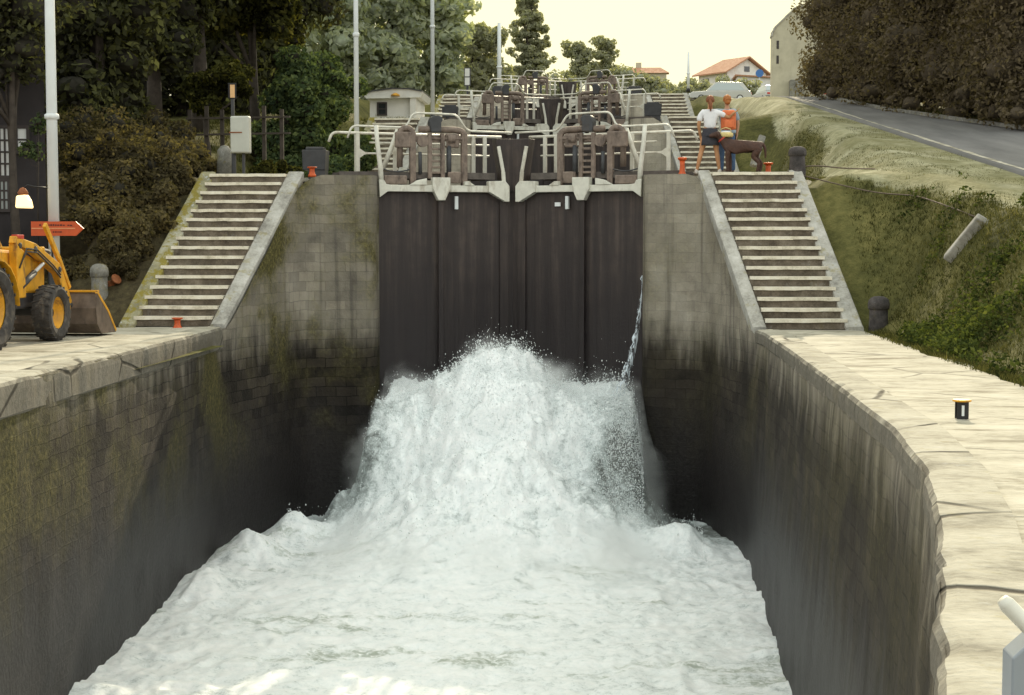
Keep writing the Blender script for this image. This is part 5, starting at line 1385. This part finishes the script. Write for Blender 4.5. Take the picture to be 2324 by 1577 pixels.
T_(350, 47, 'dark tree with a few yellow green sprays, third from the left edge', [(0,0,5.0,2.0,2,2.2),(.3,0,8.6,2.3,2,2.6),(.1,0,3.2,1.5,1.5,1.3)], 8500, .17, 'leaf_dark', seed=4, trunk_r=.25)
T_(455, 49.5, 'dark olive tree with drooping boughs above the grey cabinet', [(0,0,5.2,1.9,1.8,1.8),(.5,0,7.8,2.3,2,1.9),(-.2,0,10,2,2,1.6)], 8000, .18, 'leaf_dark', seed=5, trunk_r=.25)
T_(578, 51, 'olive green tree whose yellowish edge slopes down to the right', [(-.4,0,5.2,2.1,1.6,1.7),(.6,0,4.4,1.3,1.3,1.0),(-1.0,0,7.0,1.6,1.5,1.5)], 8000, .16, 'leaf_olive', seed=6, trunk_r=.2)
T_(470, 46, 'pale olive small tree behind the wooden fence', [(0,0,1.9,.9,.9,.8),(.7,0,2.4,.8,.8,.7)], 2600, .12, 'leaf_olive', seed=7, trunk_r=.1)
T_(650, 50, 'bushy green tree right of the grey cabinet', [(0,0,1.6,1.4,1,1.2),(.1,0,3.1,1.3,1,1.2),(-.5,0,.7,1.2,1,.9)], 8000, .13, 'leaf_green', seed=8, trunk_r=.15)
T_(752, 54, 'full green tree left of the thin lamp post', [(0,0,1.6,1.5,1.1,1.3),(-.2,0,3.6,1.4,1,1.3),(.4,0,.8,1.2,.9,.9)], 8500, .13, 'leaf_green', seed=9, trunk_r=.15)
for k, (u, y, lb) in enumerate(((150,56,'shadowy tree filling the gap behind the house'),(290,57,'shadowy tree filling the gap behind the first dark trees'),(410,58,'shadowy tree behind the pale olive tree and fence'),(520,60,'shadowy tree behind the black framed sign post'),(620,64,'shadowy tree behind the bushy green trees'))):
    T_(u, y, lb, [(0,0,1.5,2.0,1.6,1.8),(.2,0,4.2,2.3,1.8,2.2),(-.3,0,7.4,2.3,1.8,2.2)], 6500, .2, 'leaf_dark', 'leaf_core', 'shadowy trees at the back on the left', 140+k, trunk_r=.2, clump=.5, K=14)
GF = 'hazy trees behind the white cabin'
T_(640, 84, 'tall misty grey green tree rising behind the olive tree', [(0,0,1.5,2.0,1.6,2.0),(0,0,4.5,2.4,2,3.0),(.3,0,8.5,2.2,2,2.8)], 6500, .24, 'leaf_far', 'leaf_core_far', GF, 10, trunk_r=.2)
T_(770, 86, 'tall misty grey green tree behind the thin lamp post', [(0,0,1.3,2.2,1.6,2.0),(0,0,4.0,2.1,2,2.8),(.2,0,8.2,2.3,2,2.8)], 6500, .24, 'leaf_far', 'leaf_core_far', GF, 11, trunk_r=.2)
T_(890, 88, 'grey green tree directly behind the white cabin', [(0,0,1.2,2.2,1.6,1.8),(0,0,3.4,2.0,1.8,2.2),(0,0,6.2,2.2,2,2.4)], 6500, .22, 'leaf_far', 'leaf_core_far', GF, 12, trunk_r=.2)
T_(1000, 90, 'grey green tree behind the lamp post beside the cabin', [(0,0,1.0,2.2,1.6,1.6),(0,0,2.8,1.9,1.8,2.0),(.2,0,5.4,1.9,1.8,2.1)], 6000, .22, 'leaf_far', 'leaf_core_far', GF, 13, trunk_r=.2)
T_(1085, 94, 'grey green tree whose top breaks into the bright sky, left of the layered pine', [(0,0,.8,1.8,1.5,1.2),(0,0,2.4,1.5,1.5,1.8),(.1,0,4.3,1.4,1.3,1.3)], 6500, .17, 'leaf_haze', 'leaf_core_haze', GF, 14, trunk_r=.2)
# layered pine
lob = []; rp = random.Random(4)
for k in range(13):
    z_ = 2.2 + .52*k; r_ = 2.3*(1 - (k/15)**1.6)*rp.uniform(.75, 1.1)
    lob.append((rp.uniform(-.5, .5), rp.uniform(-.3, .3), z_, r_, r_*.8, .40))
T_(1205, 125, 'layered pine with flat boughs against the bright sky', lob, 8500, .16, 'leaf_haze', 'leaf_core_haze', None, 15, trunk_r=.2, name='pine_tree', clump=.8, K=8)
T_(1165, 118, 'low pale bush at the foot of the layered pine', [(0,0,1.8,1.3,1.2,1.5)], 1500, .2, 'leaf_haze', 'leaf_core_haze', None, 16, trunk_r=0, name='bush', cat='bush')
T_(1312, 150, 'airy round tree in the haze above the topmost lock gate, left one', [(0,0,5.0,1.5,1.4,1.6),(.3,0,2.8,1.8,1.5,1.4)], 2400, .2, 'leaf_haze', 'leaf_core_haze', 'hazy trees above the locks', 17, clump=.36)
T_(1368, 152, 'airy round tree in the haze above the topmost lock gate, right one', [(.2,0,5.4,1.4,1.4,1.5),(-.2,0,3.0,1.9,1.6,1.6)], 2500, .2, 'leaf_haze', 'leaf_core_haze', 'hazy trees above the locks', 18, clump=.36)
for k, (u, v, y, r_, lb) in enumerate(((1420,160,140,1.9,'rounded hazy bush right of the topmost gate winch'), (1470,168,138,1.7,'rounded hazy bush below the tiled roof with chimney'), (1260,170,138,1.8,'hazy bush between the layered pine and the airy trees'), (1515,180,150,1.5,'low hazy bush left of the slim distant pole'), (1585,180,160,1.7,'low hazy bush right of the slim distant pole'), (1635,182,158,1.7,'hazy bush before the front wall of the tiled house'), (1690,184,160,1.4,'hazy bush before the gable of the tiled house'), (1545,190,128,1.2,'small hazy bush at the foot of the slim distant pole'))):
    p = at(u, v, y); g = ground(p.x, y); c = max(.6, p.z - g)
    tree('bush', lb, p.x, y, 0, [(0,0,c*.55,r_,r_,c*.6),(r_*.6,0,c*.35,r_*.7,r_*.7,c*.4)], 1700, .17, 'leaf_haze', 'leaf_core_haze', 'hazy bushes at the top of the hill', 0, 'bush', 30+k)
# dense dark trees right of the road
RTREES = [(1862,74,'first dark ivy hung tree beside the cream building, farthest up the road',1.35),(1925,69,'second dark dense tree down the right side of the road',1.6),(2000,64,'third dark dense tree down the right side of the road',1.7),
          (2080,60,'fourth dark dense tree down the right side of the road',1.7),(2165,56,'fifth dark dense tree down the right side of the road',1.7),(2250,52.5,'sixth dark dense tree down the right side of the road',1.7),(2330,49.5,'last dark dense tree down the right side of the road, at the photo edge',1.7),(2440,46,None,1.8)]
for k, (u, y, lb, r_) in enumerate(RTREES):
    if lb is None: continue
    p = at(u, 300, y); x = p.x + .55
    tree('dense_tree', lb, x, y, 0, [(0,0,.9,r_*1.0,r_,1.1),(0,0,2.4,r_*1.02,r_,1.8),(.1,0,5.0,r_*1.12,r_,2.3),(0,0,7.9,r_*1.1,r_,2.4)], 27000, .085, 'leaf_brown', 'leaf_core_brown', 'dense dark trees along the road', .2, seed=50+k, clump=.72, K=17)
# hanging sunlit spray at the top of the cream building
# ------------------------------------------------------------------ shrubs on the left bank
rs = random.Random(12); k = 0
SH = [(-8.6,33.6,.9,'brownish shrub behind the pale stone bollard'),(-9.2,33.0,.7,'brown shrub behind the digger bucket'),(-8.0,35.0,.85,'olive shrub touching the top of the left stair curb'),
      (-8.9,35.8,1.0,'broad olive shrub above the left stair curb'),(-7.9,37.6,.7,'low olive shrub left of the grey cabinet'),(-9.0,38.6,1.0,'wide olive shrub below the fence, left part'),
      (-10.6,38.4,1.2,'wide brown shrub below the fence, middle part'),(-7.95,32.5,.42,'lowest small brown shrub along the left stair curb, right of the pale bollard'),(-7.45,34.9,.45,'topmost small brown shrub along the left stair curb'),(-7.75,33.6,.5,'small brown shrub halfway along the left stair curb, hugging it'),(-8.0,33.0,.6,'small brown shrub against the middle of the left stair curb'),(-7.75,34.2,.55,'small brown shrub against the upper part of the left stair curb'),(-8.9,34.6,.9,'brown shrub high on the left bank'),(-9.8,41.5,1.0,'olive shrub under the dark tree')]
for x, y, r_, lb in SH:
    k += 1
    tree('shrub', lb, x, y, 0, [(0,0,r_*.55,r_*1.05,r_*.9,r_*.75),(r_*.6,0,r_*.4,r_*.7,r_*.7,r_*.55),(-r_*.6,.1,r_*.45,r_*.7,r_*.7,r_*.6)], 5600, .055, 'leaf_shrub', 'leaf_core', 'brown shrubs on the left bank', 0, 'shrub', 70+k, clump=.5)
for u, y, r_, lb, lf in ((600,38.5,.32,'low grassy clump right of the grey cabinet','leaf_olive'),(650,40,.42,'yellow green clump beside the dark box','leaf_olive'),(760,42,.6,'green clump behind the dark box at the nearest gate','leaf_green'),(2080,31.5,0,'',''),):
    if not lb: continue
    k += 1; p = at(u, 390, y)
    tree('shrub', lb, p.x, y, 0, [(0,0,r_*.7,r_*1.2,r_,r_*.8)], 1500, .08, lf, 'leaf_core', 'green clumps on the left platform', 0, 'shrub', 90+k, clump=.5)
# leafy weeds on the right bank: ground cover nobody could count
def weeds():
    rng = np.random.default_rng(33); P_ = []
    while len(P_) < 15000:
        x, y = rng.uniform(7.15, 9.9), rng.uniform(18, 34)
        if x < 7.5 and y > 29.8: continue
        d = float(fbm(x*.8, y*.55, 6.6, 3)) + .55*sstep(30, y, 0) + .35*(1 - sstep(y, 22, 31)) - .25
        if rng.uniform(0, 1) < d: P_.append((x, y, ground(x, y) + rng.uniform(0, .10 + .28*max(0, d))))
    c = np.array(P_); n = len(c)
    nr = rng.normal(size=(n,3))*.7 + np.array([0,-.2,.8]); nr /= np.linalg.norm(nr, axis=1)[:,None]
    a = np.cross(nr, rng.normal(size=(n,3))); a /= np.linalg.norm(a, axis=1)[:,None]; b = np.cross(nr, a); s_ = rng.uniform(.018, .055, n)[:,None]
    V = np.stack([c-a*s_, c+b*s_*.55, c+a*s_, c-b*s_*.55], 1).reshape(-1,3)
    o = fast_mesh('bank_weeds', V, np.arange(4*n).reshape(-1,4), M['leaf_bank'])
    tag(o, 'leafy green weeds growing over the dark right bank', 'weeds', kind='stuff')
weeds()

# ------------------------------------------------------------------ grass
def grass(name, n, xr, yr, cond, hgt, wid, label, seed):
    rng = np.random.default_rng(seed)
    P_ = []
    while len(P_) < n:
        x, y = rng.uniform(*xr), rng.uniform(*yr)
        if cond(x, y): P_.append((x, y, ground(x, y)))
    c = np.array(P_); m = 4; n = len(c)
    c = np.repeat(c, m, 0); N = len(c)
    off = rng.normal(0, .05, (N,2)); h = hgt*rng.uniform(.3, 1.2, N)*np.where(rng.uniform(0,1,N) > .97, 1.9, 1.0); th = rng.uniform(0, 2*math.pi, N); ln = rng.normal(0, .45, (N,2))*h[:,None]
    b = c.copy(); b[:,:2] += off; b[:,2] -= .03
    w_ = np.stack([np.cos(th), np.sin(th), np.zeros(N)], 1)*wid
    tip = b + np.stack([ln[:,0], ln[:,1], h], 1)
    V = np.stack([b-w_, b+w_, tip], 1).reshape(-1,3)
    o = fast_mesh(name, V, np.arange(3*N).reshape(-1,3), M['grass'])
    tag(o, label, 'grass', kind='stuff')
grass('bank_grass', 13000, (7.0, 10.2), (17, 36), lambda x, y: x < gravel_edge(y)+.1*rs.uniform(-1,3) and not (x < 7.4 and y > 30) and x > 7.05, .085, .008, 'dark rough grass covering the bank right of the right stairs', 1)
grass('upper_grass', 8000, (6.6, 10.2), (37.5, 56), lambda x, y: x < gravel_edge(y)+.2*rs.uniform(-1,1), .06, .010, 'green grass on the mound behind the dog and stone bollard', 2)
grass('verge_grass', 5000, (11.5, 19), (28, 72), lambda x, y: interp(RRT, y)+.25 < x < interp(RRT, y)+2.2, .16, .02, 'dry grass verge between the road and the dark trees', 3)
grass('left_grass', 7000, (-12.5, -5.2), (37.5, 66), lambda x, y: (x < -7.6 or (y > 38)) and not (36 < y < 54 and x > -5.6), .15, .014, 'olive grass on the left bank around the cabinet and cabin', 4)
grass('gravel_grass', 3500, (8.4, 11.2), (27, 60), lambda x, y: gravel_edge(y)-.1 < x < interp(RL, y) and float(vnoise(x*1.1, y*.7, 4)) > .05, .05, .008, 'sparse grass tufts growing through the gravel strip beside the road', 5)

p = at(84, 300, 33.6)
tree('sapling', 'thin sapling with pale green sprays between the dark house and the thick lamp post', p.x, 33.6, 0, [(.05,0,p.z-ground(p.x,33.6)+.2,.26,.25,.20),(-.05,0,p.z-ground(p.x,33.6)-.35,.30,.3,.26)], 420, .05, 'leaf_green', 'leaf_core', None, .018, 'tree', 171, clump=.6)

p = at(30, 300, 33.0)
tree('dark_tree', 'tall dark tree standing close in front of the dark house at the far left', p.x, 33.0, 0, [(0,0,5.2,1.0,.8,.8),(.3,0,6.6,1.2,1,1.2),(-.6,0,6.2,1.2,1,1.3)], 7000, .075, 'leaf_dark', 'leaf_core', None, .12, 'tree', 181, clump=.55)
# ------------------------------------------------------------------ camera, sky, sun
cd = bpy.data.cameras.new('camera'); co = bpy.data.objects.new('camera', cd); COL.objects.link(co)
cd.sensor_width = 36; cd.lens = 36 * F_PX; cd.clip_end = 5000; cd.clip_start = .05
co.location = CAM; co.rotation_euler = (math.pi/2 - PIT, 0, YAW); S.camera = co
SUN_EL, SUN_AZ = R(27), R(7)       # azimuth measured from +Y towards +X
w = bpy.data.worlds.new('World'); S.world = w; w.use_nodes = True
nt = w.node_tree; nt.nodes.clear()
sky = nt.nodes.new('ShaderNodeTexSky'); sky.sky_type = 'NISHITA'; sky.sun_disc = False
sky.sun_elevation = SUN_EL; sky.sun_rotation = SUN_AZ; sky.air_density = 1.0; sky.dust_density = 5.0; sky.ozone_density = 1.0
bg = nt.nodes.new('ShaderNodeBackground'); SKY = 1.6; bg.inputs[1].default_value = SKY
out = nt.nodes.new('ShaderNodeOutputWorld')
tn = nt.nodes.new('ShaderNodeMix'); tn.data_type = 'RGBA'; tn.blend_type = 'MULTIPLY'; tn.inputs[0].default_value = 1.0
tn.inputs[7].default_value = (1.05, 1.0, .89, 1)
nt.links.new(sky.outputs[0], tn.inputs[6]); mn = nt.nodes.new('ShaderNodeMix'); mn.data_type = 'RGBA'; mn.blend_type = 'DARKEN'; mn.inputs[0].default_value = 1.0
# thick evening haze levels off the glow of the sky: yellowish towards the sun, neutral away from it
tc = nt.nodes.new('ShaderNodeTexCoord'); dt = nt.nodes.new('ShaderNodeVectorMath'); dt.operation = 'DOT_PRODUCT'
nt.links.new(tc.outputs['Generated'], dt.inputs[0])
dt.inputs[1].default_value = (math.sin(SUN_AZ)*math.cos(SUN_EL), math.cos(SUN_AZ)*math.cos(SUN_EL), math.sin(SUN_EL))
mr = nt.nodes.new('ShaderNodeMapRange'); mr.interpolation_type = 'SMOOTHSTEP'; mr.inputs[1].default_value = .55; mr.inputs[2].default_value = .93
nt.links.new(dt.outputs['Value'], mr.inputs[0])
lm = nt.nodes.new('ShaderNodeMix'); lm.data_type = 'RGBA'; nt.links.new(mr.outputs[0], lm.inputs[0])
lm.inputs[6].default_value = (1.48/SKY, 1.46/SKY, 1.38/SKY, 1); lm.inputs[7].default_value = (1.30/SKY, 1.22/SKY, .80/SKY, 1)
nt.links.new(lm.outputs[2], mn.inputs[7])
nt.links.new(tn.outputs[2], mn.inputs[6]); nt.links.new(mn.outputs[2], bg.inputs[0]); nt.links.new(bg.outputs[0], out.inputs[0])
sl = bpy.data.lights.new('sun', 'SUN'); sl.energy = 4.2; sl.angle = R(.6); sl.color = (1.0, .86, .62)
so = bpy.data.objects.new('sun', sl); COL.objects.link(so)
sv = Vector((math.sin(SUN_AZ)*math.cos(SUN_EL), math.cos(SUN_AZ)*math.cos(SUN_EL), math.sin(SUN_EL)))
so.rotation_euler = sv.to_track_quat('Z', 'Y').to_euler(); so.location = (20, 60, 60)
S.view_settings.view_transform = 'Standard'; S.view_settings.look = 'None'; S.view_settings.exposure = 0; S.view_settings.gamma = 1
S.cycles.max_bounces = 9; S.cycles.diffuse_bounces = 3; S.cycles.glossy_bounces = 2; S.cycles.transparent_max_bounces = 8; S.cycles.transmission_bounces = 2
S.cycles.caustics_reflective = False; S.cycles.caustics_refractive = False
S.cycles.use_denoising = True
S.cycles.volume_step_rate = 1.0; S.cycles.volume_max_steps = 64; S.cycles.volume_bounces = 8
